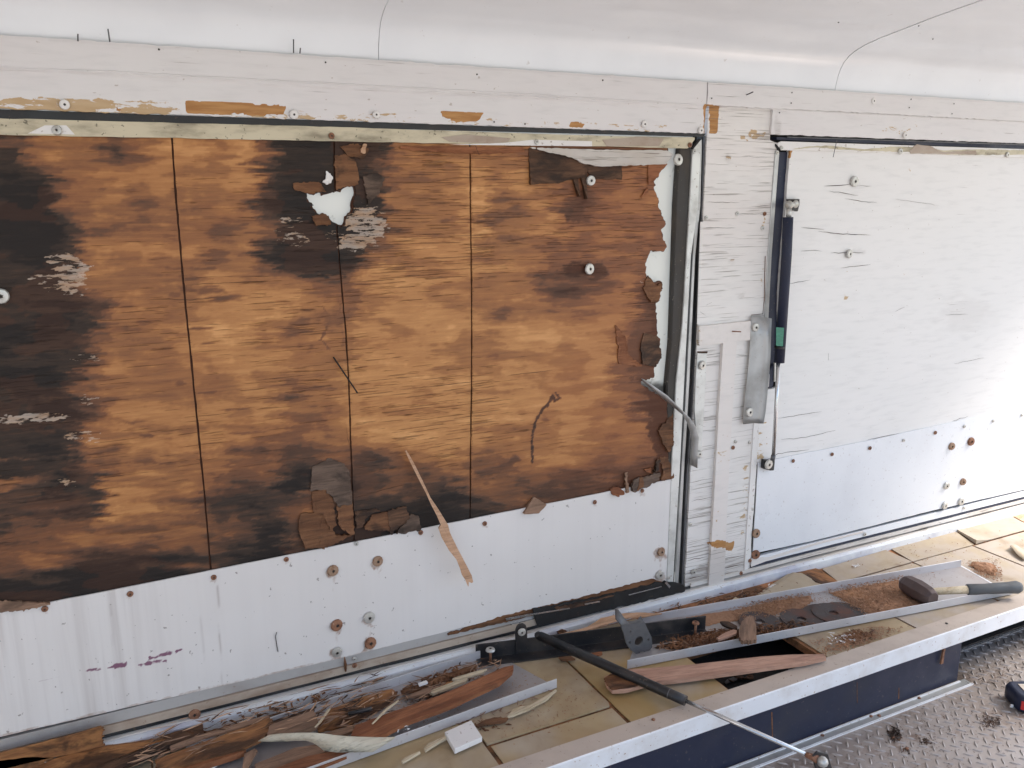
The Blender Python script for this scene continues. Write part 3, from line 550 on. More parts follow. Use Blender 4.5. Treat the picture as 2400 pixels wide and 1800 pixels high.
    mx(R,lm(U,V,a2((1070,1110),(1090,1150),(1060,1190),(1085,1230),(1110,1260)),1.6,1.2,5),.35)
    mx(R,pm(U,V,a3((-330,985),(-320,975),(-315,990)),1,0),0)
    spots=R
    T=tonemap(U,V); y0=1434-.1985*U
    T=T+sst(120,10,y0-V+(fbm(U/110,V/16,6)-.5)*70)*2.2+sst(760,430,U)*.5  # left end toned down to paint in its weaker light
    T=np.maximum(T,8.7*R); T=np.where(R>.2,np.maximum(T,T*.5+4.6*R),T)
    G=sst(1150,1500,U)*.9+.25*(fbm(U/120,V/50,51)>.55)
    R=np.clip(T/9.2,0,1)
    # pale flakes / mould
    for c in ((165,650,44,44,.95),(150,610,50,20,.8),(110,655,60,20,.7),(185,625,40,14,.8),(130,665,50,20,.7),(200,840,40,10,.7),(215,940,40,14,.7),(30,985,45,12,1.),(95,978,70,12,1.),(190,1022,50,14,.8),(150,1130,40,12,.7),(205,1030,30,20,.6),(120,1135,22,8,.6),(850,500,46,22,1.),(865,530,44,30,1.1),(830,565,50,24,1.),(835,525,40,20,1.),(690,560,40,20,.8),(790,555,30,16,.7),(680,515,34,12,.8),(670,540,50,12,.6),(865,590,40,9,.5),(140,590,26,12,.5),(800,1180,10,5,.6),(1500,655,30,30,.5),(1480,690,26,16,.45)): mx(B,em(U,V,c[0],c[1],c[2],c[3],0,.7,16,5,int(c[0]+c[1])),c[4])
    return R,G,B
def plyrel(X,Z):
    return -.0009*fbm(X*6,Z*60,3)-.0035*sst(1.12,1.26,X)*fbm(X*30,Z*60,5)*(Z<.06)
T0=.104
GL=[gl(G1,-1),gl(G1,1),gl(G2,-1),gl(G2,1),gl(G3,-1),gl(G3,1)]
def clipz(g): g=[list(p) for p in g]; g[0][1]=T0; g[-1][1]=zb0; return [tuple(p) for p in g]
GL=[clipz(g) for g in GL]
strips=[[(-.62,T0)]+GL[0]+[(-.62,zb0)],
        GL[1][::-1]+GL[2], GL[3][::-1]+GL[4], GL[5][::-1]+[(1.2,T0)]+edgeW+[(edgeW[-1][0],zb0)]]
for i,s in enumerate(strips):
    hs=[holeW] if i in (1,2) else []
    gridsurf('plywood_strip',s,hs,.0026,.004,.004,'ply',ldoor,plymask,plyrel)
# second and third plies, peeping out raggedly beyond the first
def backmask(U,V,P): return .75+.25*fbm(U/9,V/9,3),.8+0*U,.1+0*U
for k,(yy,am,gr) in enumerate(((.0085,.003,-.004),(.0125,.004,-.0065))):
    r=np.random.default_rng(20+k); hw=np.array(holeW); cc=hw.mean(0); hw=cc+(hw-cc)*(1+gr*8)+r.normal(0,am*.5,hw.shape)
    ew=np.array(edgeW)+np.stack([np.abs(r.normal(.003,am,len(edgeW)))-(.002 if k else 0),r.normal(0,.001,len(edgeW))],1)
    gridsurf('inner_ply',[(-.62,T0)]+[(1.2,T0)]+[tuple(p) for p in ew]+[(ew[-1][0],zb0),(-.62,zb0)],[[tuple(p) for p in hw]],.006,yy,.004,'ply',ldoor,backmask)
# torn veneer and rot flaps standing proud
def flap(name,px,y0,y1,th,mat,parent,seed=0,amp=.8,step=7,bow=0):
    P=W2([tuple(p) for p in jag(px,step,amp,seed)]); zs=[p[1] for p in P]; zh,zl=max(zs),min(zs); xs=[p[0] for p in P]; xm=(max(xs)+min(xs))/2; xw=(max(xs)-min(xs))/2
    def rel(X,Z):
        t_=np.clip((zh-Z)/(zh-zl+1e-6),0,1); d,_,_=sdist(X,Z,P)
        return (y1-y0)*t_**1.6-.0022*(fbm(X*55,Z*55,seed)-.3)*np.clip(d/.006,0,1)-.0012*np.clip(1-d/.005,0,1)*vn(X*90,Z*90,seed)*(1+2*t_)
    return gridsurf(name,P,[],.0032,y0,th,mat,parent,None,rel)
flap('torn_veneer',a2((1218,958),(1500,985),(1600,1060),(1585,1150),(1470,1165),(1400,1190),(1300,1190),(1222,1198)),.003,-.005,.0015,'rot',ldoor,1)
flap('torn_veneer',a2((1480,1060),(1520,1060),(1532,1150),(1535,1285),(1515,1220),(1495,1130)),.002,-.008,.0012,'rot',ldoor,2,.4)
flap('torn_veneer',a2((1545,1060),(1592,1070),(1590,1180),(1582,1300),(1560,1190),(1545,1120)),.002,-.008,.0012,'rot',ldoor,3,.4)
flap('torn_veneer',a2((1600,1070),(1820,1072),(1815,1165),(1650,1160),(1600,1120)),.002,-.001,.0012,'rot',ldoor,4)
flap('torn_veneer',a2((1222,955),(1700,972),(2110,975),(2150,1000),(2095,1065),(1990,1068),(1680,1080),(1560,1060),(1490,1020),(1330,985)),-.001,-.006,.0012,'chip',ldoor,5,.8)
flap('torn_veneer',a2((380,942),(1180,952),(1190,985),(900,1000),(600,985),(385,965)),.002,.0,.001,'redwood',ldoor,6)
flap('torn_veneer',a2((1990,1010),(2120,1060),(2040,1150),(1930,1290),(1990,1250)),.002,.0,.001,'redwood',ldoor,7)
for k,(pts,mt,y0,y1) in enumerate(((c3((590,190),(760,110),(900,160),(965,240),(995,570),(850,600),(800,520),(720,430),(560,440),(570,330)),'rot3',.002,-.004),
    (c3((575,455),(715,430),(795,530),(830,790),(760,835),(690,680),(590,660)),'rot2',.001,-.006),(c3((455,680),(690,668),(660,1020),(500,1030),(440,830)),'rot2',.001,-.008),
    (c3((690,675),(770,800),(830,900),(990,890),(760,1000),(660,1030),(650,960)),'rot2',0,-.009),(c3((835,600),(1000,570),(1012,880),(960,885),(850,790)),'rot2',.001,-.008),
    (c3((1030,650),(1340,640),(1250,660),(1150,720),(1090,820),(1040,840)),'rot',.001,-.004),(c3((1200,690),(1370,660),(1380,850),(1110,840)),'rot2',0,-.006),
    (c3((1365,650),(1560,600),(1590,730),(1500,790),(1380,880)),'rot',0,-.010),(c3((1500,800),(1600,690),(1680,700),(1695,830),(1440,880)),'rot3',-.002,-.010),
    (c4((380,450),(470,418),(515,490),(430,525),(385,512)),'redwood',0,-.012),(c4((600,440),(640,345),(780,310),(935,262),(900,350),(760,425),(600,470)),'rot3',-.002,-.014),
    (c4((545,270),(572,268),(568,480),(540,492)),'greywood',-.001,-.008),(c4((700,330),(740,300),(720,420),(640,460)),'rot2',-.003,-.014),(c4((880,200),(905,110),(940,130),(900,230),(850,270)),'rot',0,-.01),(c4((920,100),(1075,110),(1070,330),(940,360),(960,230)),'rot2',.002,-.004),(c4((760,240),(830,215),(830,280),(790,270)),'redwood',0,-.004),
    (a5((1990,120),(2040,190),(2080,170),(2060,270),(2040,300),(2000,300),(1960,220)),'rot2',.002,-.003),(a5((1960,500),(2050,520),(2078,640),(2030,720),(1950,700),(1940,600)),'rot',.002,-.002),
    (b1((0,572),(200,578),(350,585),(150,625),(-40,650)),'greywood',-.001,-.007),(a5((2050,1130),(2150,1010),(2150,1200),(2120,1270),(2080,1220)),'rot2',0,-.006))):
    flap('rotten_flap',pts,y0,y1,.0018,mt,ldoor,30+k,1.5,3.5)
t2=K(540,330,3.0717)
for k,(pts,mt,y0,y1) in enumerate(((t2((752,105),(830,95),(905,150),(928,280),(900,318),(820,335),(757,352)),'rot2',.001,-.003),(t2((450,300),(640,296),(690,368),(560,380),(460,350)),'rot2',.002,-.001),(t2((585,540),(690,528),(722,570),(718,605),(610,602)),'rot2',.002,-.003),
    (t2((955,255),(1060,228),(1112,270),(1060,390),(990,455),(968,330)),'rot3',.002,-.003),
    (t2((790,40),(920,20),(1000,60),(960,130),(850,110)),'rot2',.002,-.002),(t2((925,85),(960,20),(985,25),(965,95)),'pinewood',-.001,-.004),(a5((1780,440),(1850,540),(1860,640),(1960,720),(1800,700),(1790,560)),'redwood',.0025,.001),
    (t2((690,215),(720,235),(737,275),(715,312),(690,318),(655,288),(684,278)),'white',.001,-.002))): flap('torn_veneer',pts,y0,y1,.0014,mt,ldoor,80+k,1.4,3.5)
flap('wood_chip',a5((1245,1558),(1322,1605),(1262,1655),(1170,1662)),-.001,-.012,.003,'greywood',ldoor,60,.3)
nail(a4((2160,655))[0],a5((105,888))[0],-.001,-.012,.0016,'dark',ldoor); crack(a5((30,1090),(40,1180),(60,1260)),.0025,2.5,ldoor,seed=70)
crack(a4((1210,186),(1400,178),(1740,160)),.0029,1.4,ldoor,seed=71); crack(a4((1040,278),(1250,285),(1450,262)),.0029,1.6,ldoor,seed=72); crack(a5((380,868),(700,832),(980,800)),.0029,1.2,ldoor,seed=73); crack(a5((1100,770),(1370,742)),.0029,1.3,ldoor,seed=74)
crack(c3((1060,510),(1300,440),(1560,378)),.0024,1.2,ldoor,seed=75)
# painted big screws in the plywood
screw(a5((1606,84))[0],-.0005,'big',ldoor,label='bright screw in a black stain'); screw(a2((1615,1170))[0],-.001,'big',ldoor); screw((2,694),-.001,'big',ldoor); screw(a2((2180,1035))[0],-.004,'big',ldoor)
# grime covered top rail
gridsurf('top_rail',jag(W2([(-40,276),(800,298),(1400,318),(1632,322),(1612,348),(1500,345),(800,331),(-40,315)],-.003),.02,.0003,2),[],.004,-.003,.005,'grime',ldoor,lambda U,V,P:(0*U,0*U,0*U))
wpl('paint_patch',a1((180,865),(290,812),(430,812),(485,872)),-.0038,.0008,'white',ldoor); wpl('paint_patch',a2((1060,925),(1240,905),(1625,915),(1625,948),(700,938)),-.0038,.0008,'white',ldoor)
wpl('adhesive_patch',a2((650,890),(800,872),(1100,895),(1080,920),(960,930),(700,918)),-.0044,.0006,'sillt',ldoor); wpl('adhesive_patch',a2((1690,905),(1950,885),(2090,900),(2060,948),(1720,948)),-.0038,.0007,'sillt',ldoor)
for p,k in ((a1((370,845))[0],'mid'),(a1((2148,880))[0],'smallr'),(a2((1265,921))[0],'small'),(c5((490,440))[0],'smallr'),(c5((570,555))[0],'small')): screw(p,-.0042,k,ldoor)
# rubber seals round the door
wpl('top_seal',[(-40,254.5),(800,283.5),(1600,311.5),(1655,313),(1648,321),(1600,319.5),(800,299),(-40,279)],-.0008,.004,'seal',ldoor)
wpl('seal_lip',[(-40,259),(800,287),(1640,314),(1640,316),(800,291),(-40,264)],.001,.004,'navy',ldoor)
wpl('corner_cut',c5((655,330),(690,345),(545,520),(520,500)),-.0045,.004,'dark',ldoor)
sx=lambda px,y=0: float(WP(px,y)[0])
wpl('side_stile',c5((600,420),(665,345),(690,345),(640,1475))+[(1620,600),(1604,900),(1594,1100),(1582,1300),(1578,1372),(1563,1362),(1573,1125),(1585,900),(1600,760),(1612,560)]+c5((490,1475),(545,520)),-.004,.006,'alumw',ldoor,.0012)
wpl('side_stile_lip',c5((640,420),(690,345),(705,345),(680,1475))+[(1630,600),(1616,900),(1604,1100),(1594,1300),(1590,1374),(1582,1374),(1586,1300),(1597,1100),(1609,900),(1624,600)],.004,.006,'alum',ldoor,.001)
wpl('side_seal',[(1646,318),(1657.5,315),(1651,480),(1643,700),(1630,900),(1617,1140),(1605,1384),(1580,1384),(1592,1250),(1602,1100),(1612,900),(1628,600),(1636,480)],.010,.02,'seal',ldoor)
wpl('seal_lip',[(1651,318),(1654,318),(1645,560),(1634,820),(1612,1140),(1602,1370),(1598,1370),(1608,1140),(1630,820),(1641,560)],.004,.006,'gunm',ldoor)
wpl('inner_tube',[(1593,346),(1620,346),(1617,480),(1612,600),(1600,800),(1586,905),(1577,1122),(1566,1122),(1563,905),(1573,800),(1580,600),(1584,480)],.0005,.018,'tubeg',ldoor,.003)  # grimy tube side, its shade put into the near-black colour
# white kick sheet
def kickmask(U,V,P):
    R=np.zeros(len(U));G=R.copy();B=.05+.62*sst(540,180,U)*(.35+.65*sst(.4,.7,fbm(U/120,V*0,4)))
    y0=1434-.1985*U; yb=1724-.2285*U
    R=np.maximum(R,.55*sst(7,0,yb-V+(fbm(U/40,V/9,4)-.5)*8)); R=np.maximum(R,.35*sst(3,0,V-y0))
    for c in ((780,1337),(885,1315),(789,1465),(865,1447),(790,1528),(868,1507),(1549,1293),(1546,1347)): R=np.maximum(R,.62*em(U,V,c[0]-2,c[1]+6,17,18,0,.6,7,9,3)); R=np.maximum(R,.42*em(U,V,c[0]+1,c[1]+32,5,26,0,.8,5,30,4))
    for c in ((105,1427),(305,1392),(501,1353),(671,1311),(986,1248),(1136,1227),(1394,1177),(1505,1150)): R=np.maximum(R,.5*em(U,V,c[0],c[1]+7,9,7,0,.9,5,5,3))
    for pl in (c1((870,335),(920,298),(1050,290),(1050,320),(930,330)),c1((1120,290),(1180,245),(1320,222),(1325,275),(1200,300)),c1((1500,190),(1700,130),(1890,90),(1890,115),(1700,170),(1620,185),(1510,200)),c1((1420,250),(1500,248),(1560,215),(1720,200),(1735,225),(1600,250),(1430,275))): G=np.maximum(G,pm(U,V,pl,4,6,7,4,3)*(.55+.9*fbm(U/5,V/3,8)))
    G=np.maximum(G,.55*lm(U,V,c1((320,460),(450,415),(570,390),(700,378),(900,330)),1.3,1.2,4)); G=np.maximum(G,.3*lm(U,V,c1((1890,100),(2000,85)),1.2,1,4))
    for q in (a4,): pass
    for x,yt,yb_ in ((258,1405,1650),(510,1360,1610),(452,1440,1620),(470,1430,1600),(395,1530,1630)): B=np.maximum(B,.0+1.25*lm(U,V,[(x,yt),(x+10,yb_)],1.3,1,5))
    R=np.maximum(R,.4*lm(U,V,[(460,1512),(530,1500),(600,1480),(650,1470)],1.2,1.5,3))
    return R,G,B
kick=gridsurf('kick_sheet',jag(W2([(-80,1450),(800,1275.5),(1571.5,1122.5),(1561,1364),(1200,1440.5),(800,1541),(600,1588),(-80,1744)]),.03,.0002,3),[],.004,-.0015,.0022,'kick',ldoor,kickmask,relief=lambda X,Z:-.0012*fbm(X*3,Z*3,3))
for p,k in (((780,1337),'bigr'),((885,1315),'bigr'),((789,1465),'bigd'),((865,1447),'big'),((790,1528),'big'),((868,1507),'bigd'),((1549,1293),'bigr'),((1546,1347),'big'),((105,1427),'smallr'),((305,1392),'smallr'),((501,1353),'smallr'),((671,1311),'smallr'),((835,1274),'small'),((986,1248),'smallr'),((1136,1227),'smallr'),((1394,1177),'smallr'),((1505,1150),'smallr'),((1567,1354),'small')): screw(p,-.0032,k,kick,label='rusted screw' if k=='bigd' else None)
tube('wire_scrap',[WP(p,-.004) for p in b2((178,302),(168,340),(180,415),(190,470))],.0008,'hole',ldoor,5)
# peeled curling strip by the left strike plate
def ribbon(name,A,B,th,mat,parent=None,**k):
    "A,B: lists of 3D points, two edges of a thin curling sheet"
    A=np.array(A);B=np.array(B); n=len(A); V=np.vstack([A,B]); Nn=np.cross(A[-1]-A[0],B[n//2]-A[n//2]); Nn=Nn/np.linalg.norm(Nn)*th
    V=np.vstack([V,V+Nn]); Fs=[]
    for i in range(n-1): Fs+=[[i,i+1,n+i+1,n+i],[2*n+i,3*n+i,3*n+i+1,2*n+i+1],[i,2*n+i,2*n+i+1,i+1],[n+i,n+i+1,3*n+i+1,3*n+i]]
    Fs+=[[0,n,3*n,2*n],[n-1,3*n-1,4*n-1,2*n-1]]
    o=obj(name,V,Fs,mat,parent,**k); fixn(o)
    for p in o.data.polygons: p.use_smooth=True
    return o
A=[WP(p,y) for p,y in ((a5((1945,795))[0],-.004),(a5((2010,835))[0],-.012),(a5((2110,905))[0],-.022),(a6((0,1005))[0],-.03),(a6((45,1050))[0],-.034),(a6((85,1110))[0],-.034),(a6((104,1175))[0],-.03),(a6((98,1290))[0],-.022),(a6((95,1375))[0],-.016))]
B=[WP(p,y) for p,y in ((a5((1955,815))[0],-.002),(a5((2000,850))[0],-.006),(a5((2090,930))[0],-.012),(a6((0,1030))[0],-.018),(a6((30,1085))[0],-.022),(a6((50,1150))[0],-.02),(a6((55,1210))[0],-.016),(a6((48,1290))[0],-.012),(a6((45,1352))[0],-.010))]
o=ribbon('peeled_edge_strip',A,B,.0012,'alum'); tag(o,'torn thin metal strip curling out from the door edge beside the left strike plate','metal strip')
# ============================================================ RIGHT DOOR
rdoor=empty('lift_up_door',(2.3,0,-.955),'sound white painted door with cracked paint, screws and white kick sheet, right of the pillar','door','lift-up doors in the truck wall')
XD=sx((1853,352))
def drmask(U,V,P):
    R=np.zeros(len(U));G=R.copy();B=R.copy()
    G=np.maximum(G,.9*em(U,V,2003,428,9,11,0,.4,8,8,3)); G=np.maximum(G,.55*em(U,V,2012,590,18,5,0,.6,8,3,3)); B=np.maximum(B,.4*em(U,V,1985,680,7,60,5,.5,8,8,3)); B=np.maximum(B,.4*em(U,V,2135,398,16,9,0,.5,8,5,3))
    G=np.maximum(G,.3*em(U,V,2260,740,60,40,0,.6,30,9,3)); R=np.maximum(R,.8*pm(U,V,[(1845,352),(1858,352),(1853,372),(1845,372)],2,2,5,5,3))
    B=np.maximum(B,.5*pm(U,V,[(1745,980),(1800,980),(1790,1090),(1730,1090)],8,8,9,9,3)); return R,G,B
x12=sx((1805,912)); 
DP=[(XD,sx((0,0))*0+float(WP((1853,352))[2])),(3.2,.098),(3.2,-.70),(1.497,-.70),(1.497,float(WP((1800,915))[2])),(x12+.03,float(WP((1800,912))[2])),(XD-.004,-.25)]
board('door_panel',DP,.002,.012,'door',rdoor,drmask,.005,.0004,11)
for i,(pl,wd) in enumerate(((a3((915,1206),(1060,1198),(1100,1190)),2.2),(a3((1130,1205),(1225,1206)),1),(a3((950,1238),(1040,1250),(1140,1266)),1.6),(a3((1050,1288),(1160,1306),(1260,1313)),1.6),(a3((770,1474),(840,1480),(920,1487)),1.6),(a3((880,1498),(1040,1518),(1220,1524)),2.2),(a3((765,1627),(860,1622),(900,1628)),1.2),(a3((960,1640),(1060,1637),(1170,1637)),1.8),(a6((690,180),(830,155)),1.2),(a6((1020,78),(1110,68),(1220,55)),1.4),(a6((620,1052),(900,1008)),1.2),(a6((640,1190),(800,1175),(990,1130)),1.1),(a6((500,1345),(620,1280),(820,1255)),1.2),(a6((1750,1070),(1850,1038)),.9),(a6((1200,1190),(1400,1150)),.9),(a6((1380,360),(1440,330)),.7),(a6((945,630),(946,675)),.9),(a3((1380,1290),(1660,1330)),.7),(a6((1760,700),(1950,660)),.6),(a6((1700,380),(1850,378)),.6))): crack(pl,.0012,wd,rdoor,seed=100+i)
screw(a3((1112,1176))[0],-.002,'big',rdoor,label='bright screw ringed by chipped paint'); screw(a3((1078,1645))[0],-.002,'big',rdoor)
DK=[(1742,1090),(1790,1080),(2000,1038),(2245,985),(2480,938),(2480,1132),(2180,1207),(2000,1247),(1860,1277),(1757,1331)]
def k2(U,V,P): return .6*sst(5,0,np.abs(V-(1277-.245*(U-1860)))+(fbm(U/20,V/9,3)-.5)*8),0*U,.1+0*U
kick2=gridsurf('kick_sheet',jag(W2([(1776,1085),(1790,1081),(2041,1031),(2245,986),(2400,956)])+[(3.2,WP((2400,956))[2]),(3.2,WP((2400,1147))[2])]+W2([(2400,1147),(2170,1200),(2000,1243),(1900,1268),(1764,1297)]),.03,.0003,3),[],.006,-.0015,.003,'kick2',rdoor,k2)
wpl('bottom_edge_strip',b4((1330,215),(1480,205),(1900,80),(2300,-20),(2300,-4),(1900,98),(1500,225),(1330,290)),-.003,.003,'bat',rdoor)
for p,k in ((a6((716,1328))[0],'smallr'),(a6((968,1285))[0],'smallr'),(a6((1213,1245))[0],'smallr'),(a6((1432,1195))[0],'small'),(a6((1637,1145))[0],'smallr'),(a6((1826,1105))[0],'small'),(a6((2012,1070))[0],'small'),(a6((2198,1032))[0],'small'),(a6((1742,1233))[0],'bigr'),(a6((1867,1202))[0],'bigd'),(a6((1708,1488))[0],'big'),(a6((1815,1463))[0],'bigr'),(a6((1697,1617))[0],'big'),(a6((1803,1590))[0],'big'),(a6((1825,1632))[0],'small'),(b4((1370,0))[0],'bigr'),(b4((1366,183))[0],'bigd')): screw(p,-.0035,k,kick2,label='rusted screw' if k=='bigd' else None)
wpl('top_seal',a3((610,888),(2400,946),(2400,972),(610,906)),.004,.02,'navy',rdoor); wpl('seal_lip',a3((680,885),(2400,940),(2400,948),(680,891)),-.001,.003,'gunm',rdoor)
wpl('top_rail',a3((640,915),(2400,972),(2400,1030),(1400,992),(700,975),(628,972),(612,930)),-.003,.006,'white',rdoor,.0008)
ragged('adhesive_patch',a3((710,968),(820,948),(950,944),(1180,968),(1370,950),(1560,955),(1690,975),(1900,968),(2300,975),(2300,1000),(1900,1005),(1700,1000),(1480,985),(1180,978),(980,965),(860,955)),-.0036,.0008,'grime',rdoor,.5,8,5)
ragged('adhesive_patch',a3((1470,975),(1520,935),(1600,945),(1690,985),(1900,975),(1905,1000),(1480,995)),-.0048,.002,'sillt',rdoor,.6,6,6)
for p,k in ((a3((640,960))[0],'small'),(a3((612,988))[0],'small'),(a3((1408,981))[0],'mid'),(a3((2102,1004))[0],'mid')): screw(p,-.0045,k,rdoor)
wpl('side_stile',[(1818,352),(1827,360),(1820,452),(1809,600),(1800,780),(1793,905),(1786,905),(1792,750),(1800,600),(1809,470)],-.003,.005,'alum',rdoor,.001)
wpl('corner_cut',a3((604,932),(628,960),(636,975),(620,975),(604,945)),-.0036,.003,'dark',rdoor)
wpl('dark_slot',a3((610,985),(706,985),(690,1659))+[(1852,700),(1846,860),(1814,860)]+a6((590,800),(585,850),(560,862),(545,850),(545,690))+a3((555,1659),(600,1200)),.010,.02,'navy',rdoor)
wpl('slot_end',a6((552,765),(565,765),(560,850),(548,842)),-.004,.006,'white',rdoor,.001); wpl('slot_end',a6((548,760),(590,700),(604,700),(600,790),(585,840),(562,860),(545,852)),-.002,.01,'navy',rdoor,.002); wpl('slot_clip',a6((597,690),(607,690),(604,815),(594,815)),-.006,.006,'ssteel',rdoor,.001)
wpl('edge_trim',a6((462,1083),(495,1090),(478,1340),(462,1659))+b4((1330,0),(1332,190),(1300,320),(1270,335),(1290,0)),-.003,.004,'white',rdoor,.0008)
# strike plates
sp=empty('strike_plate',WP((1776,870),-.002),'wide bent aluminium strike plate with flared lip on the pillar beside the right door','strike plate','aluminium strike plates on the pillar')
def foldplate(name,Apx,Bpx,ya,yb,mat,parent,th=.0018):
    V=[WP(p,y) for p,y in zip(Apx,ya)]+[WP(p,y) for p,y in zip(Bpx,yb)]; return ribbon(name,V[:len(Apx)],V[len(Apx):],th,mat,parent)
L=a6((447,392),(430,700),(395,1000),(394,1090)); Mi=a6((500,392),(490,700),(465,1000),(462,1083)); Rr=a6((577,405),(568,700),(540,1000),(524,1086))
n=6
def lerp(P,n):
    P=np.array(P,float); t=np.linspace(0,len(P)-1,n); return [tuple(P[int(min(i,len(P)-2))]+(P[int(min(i,len(P)-2))+1]-P[int(min(i,len(P)-2))])*(i-int(min(i,len(P)-2)))) for i in t]
V=[];rows=[(L,-.011),(Mi,-.0125),(lerp([tuple((np.array(a)*.5+np.array(b)*.5)) for a,b in zip(Mi,Rr)],4),-.020),(Rr,-.034)]
rows=[(lerp(a,8),y) for a,y in rows]; V=[WP(p,y) for a,y in rows for p in a]; m_=8; Fs=[[i*m_+j,i*m_+j+1,(i+1)*m_+j+1,(i+1)*m_+j] for i in range(3) for j in range(m_-1)]
V2=[v+np.array((0,.0018,0)) for v in V]; N0=len(V); bd=[i for i in range(m_)]+[k*m_+m_-1 for k in (1,2,3)]+[3*m_+j for j in range(m_-2,-1,-1)]+[k*m_ for k in (2,1)]
Fs=Fs+[[a+N0 for a in f[::-1]] for f in Fs]+[[bd[i],bd[(i+1)%len(bd)],bd[(i+1)%len(bd)]+N0,bd[i]+N0] for i in range(len(bd))]
o=obj('bent_plate',V+V2,Fs,'alum',sp); fixn(o); [setattr(p,'use_smooth',True) for p in o.data.polygons]
screw(a6((470,462))[0],-.0135,'big',sp); screw(a6((431,1012))[0],-.0135,'big',sp)
sp2=empty('strike_plate',WP((1645,960),-.002),'narrow flat aluminium strike plate on the pillar next to the bare plywood door','strike plate','aluminium strike plates on the pillar')
wpl('flat_plate',a6((97,630),(158,632),(145,900),(122,1305),(98,1310),(78,1000),(85,800)),-.005,.004,'alumw',sp2,.0008); screw(a6((125,708))[0],-.0065,'big',sp2); screw(a6((107,1283))[0],-.0065,'mid',sp2)
wpl('plate_shadow_gap',a6((95,618),(162,618),(160,630),(97,630)),-.001,.001,'rot',sp2)
# ------------------------------------------------------------ gas strut on the right door
gs=empty('gas_strut',WP((1800,1090),-.03),'upright gas strut with dark tube and green label, mounted beside the white right door','gas strut','gas struts of the doors')
ys=-.035; P=lambda q,y=ys: WP(q,y)
tube('tube',[P(a3((683,1408))[0]),P(a3((673,1659))[0]),P(a6((627,690))[0])],.0125,'navy',gs,20)
tube('rod',[P(a6((621,680))[0]),P(a6((588,1300))[0])],.0048,'chrome',gs,12)
tube('top_socket',[P(a3((688,1350))[0]),P(a3((686,1410))[0])],.0068,'ssteel',gs,12); ball('ball_joint',P(a3((690,1328))[0]),.0105,'ssteel',gs)
tube('bottom_socket',[P(a6((588,1290))[0]),P(a6((582,1325))[0])],.006,'gunm',gs,12)
br=wpl('top_bracket',a3((680,1290),(760,1290),(758,1330),(748,1370),(735,1370),(725,1365),(705,1365),(700,1310),(680,1300)),-.010,.006,'blk',gs,.001)
join_cyl('ball_stud',P(a3((725,1325))[0],-.010),P(a3((695,1328))[0],-.03),.006,'ssteel',gs); ball('stud_nut',P(a3((732,1322))[0],-.014),.010,'ssteel',gs,(1,.5,1))
wpl('bottom_bracket',a6((528,1320),(600,1327),(594,1390),(570,1392),(525,1380)),-.016,.012,'blk',gs,.0015)
o=screw(a6((555,1350))[0],-.020,'big',gs,name='ball_screw')
wpl('label_patch',a6((606,462),(657,465),(650,585),(606,582)),-.0482,.0006,'green',gs)
tube('tube_collar',[P(a6((630,582))[0]),P(a6((629,600))[0])],.0131,'blk',gs,20)
# ============================================================ SHELF
shelf=empty('shelf',(1.2,-.2,ZS),kind='structure')
HX0,HX1,HY0,HY1=1.117,1.392,-.377,-.215
def deck(n,x0,x1,y0,y1): plate(n,[(x0,y0,ZS-.0045),(x1,y0,ZS-.0045),(x1,y1,ZS-.0045),(x0,y1,ZS-.0045)],(0,0,-.018),'board',shelf)
deck('deck_board',-.6,HX0,-.40,-.004); deck('deck_board',HX1,3.3,-.40,-.004); deck('deck_board',HX0,HX1,HY1,-.004)
plate('under_plate',[(-.6,-.405,ZS-.07),(3.3,-.405,ZS-.07),(3.3,-.0,ZS-.07),(-.6,0,ZS-.07)],(0,0,-.003),'dark',shelf)
r=np.random.default_rng(5)
for i in range(16):
    x=r.uniform(HX0+.02,HX1-.02); y=r.uniform(-.33,-.22); s=r.uniform(.008,.02); an=r.uniform(0,3)
    P=[(x+s*q*math.cos(an+t),y+s*.5*q*math.sin(an+t),ZS-.064+r.uniform(0,.01)) for t,q in zip(np.linspace(0,5.3,6),r.uniform(.5,1.2,6))]; plate('debris_flake',P,(0,0,.003),'rot' if i%3 else 'gunm',shelf)
# white steel angle lip along the front
L0=ZS+.002
prof('front_lip',[(-.3765,L0),(-.4215,L0),(-.4235,L0-.002),(-.4235,-1.0690),(-.4205,-1.0690),(-.4205,L0-.004),(-.3765,L0-.004)],-.3,3.3,'lipf',shelf,200,.0007,3,mats=['lipf','lipt'],fm=[1,0,0,0,0,0,0])
for p,k in ((b3((1775,1240))[0],.0045),(b6((1543,132))[0],.004),(b2((0,0))[0],0)):
    if k: q=SP(p,.003); ball('rust_bolt' if k>.0042 else 'bolt_hole',q,k,'rust' if k>.0042 else 'hole',shelf,(1,1,.5),1)
# vinyl tiles
def tile(xy,h0=0,th=.0022,curl=None,name='tile',mat='tile',dust=0,yel=0,gd=0,parent=shelf,seed=0,cell=.012):
    def rel(X,Z): return np.zeros(X.shape) if curl is None else curl(X,Z)
    def mk(U,V,P):
        x,y=P[:,0],P[:,1]; n=fbm(x*22,y*22,seed+5); n2=fbm(x*90,y*90,seed+9)
        dd=dust(x,y) if callable(dust) else dust
        return np.clip(dd*sst(.3,.62,n*.6+n2*.4)*1.3,0,1),gd*sst(.25,.6,n)+0*x,yel*sst(.3,.65,fbm(x*9,y*9,seed))+0*x
    return gridsurf(name,jag(xy,.02,.0002,seed),[],cell,0,th,mat,parent,mk,relief=rel,plane='s',z=ZS-.0015+h0)
g=.0012
def T(x0,x1,y0,y1,**k): return tile([(x0+g,y0+g),(x1-g,y0+g),(x1-g,y1-g),(x0+g,y1-g)],**k)
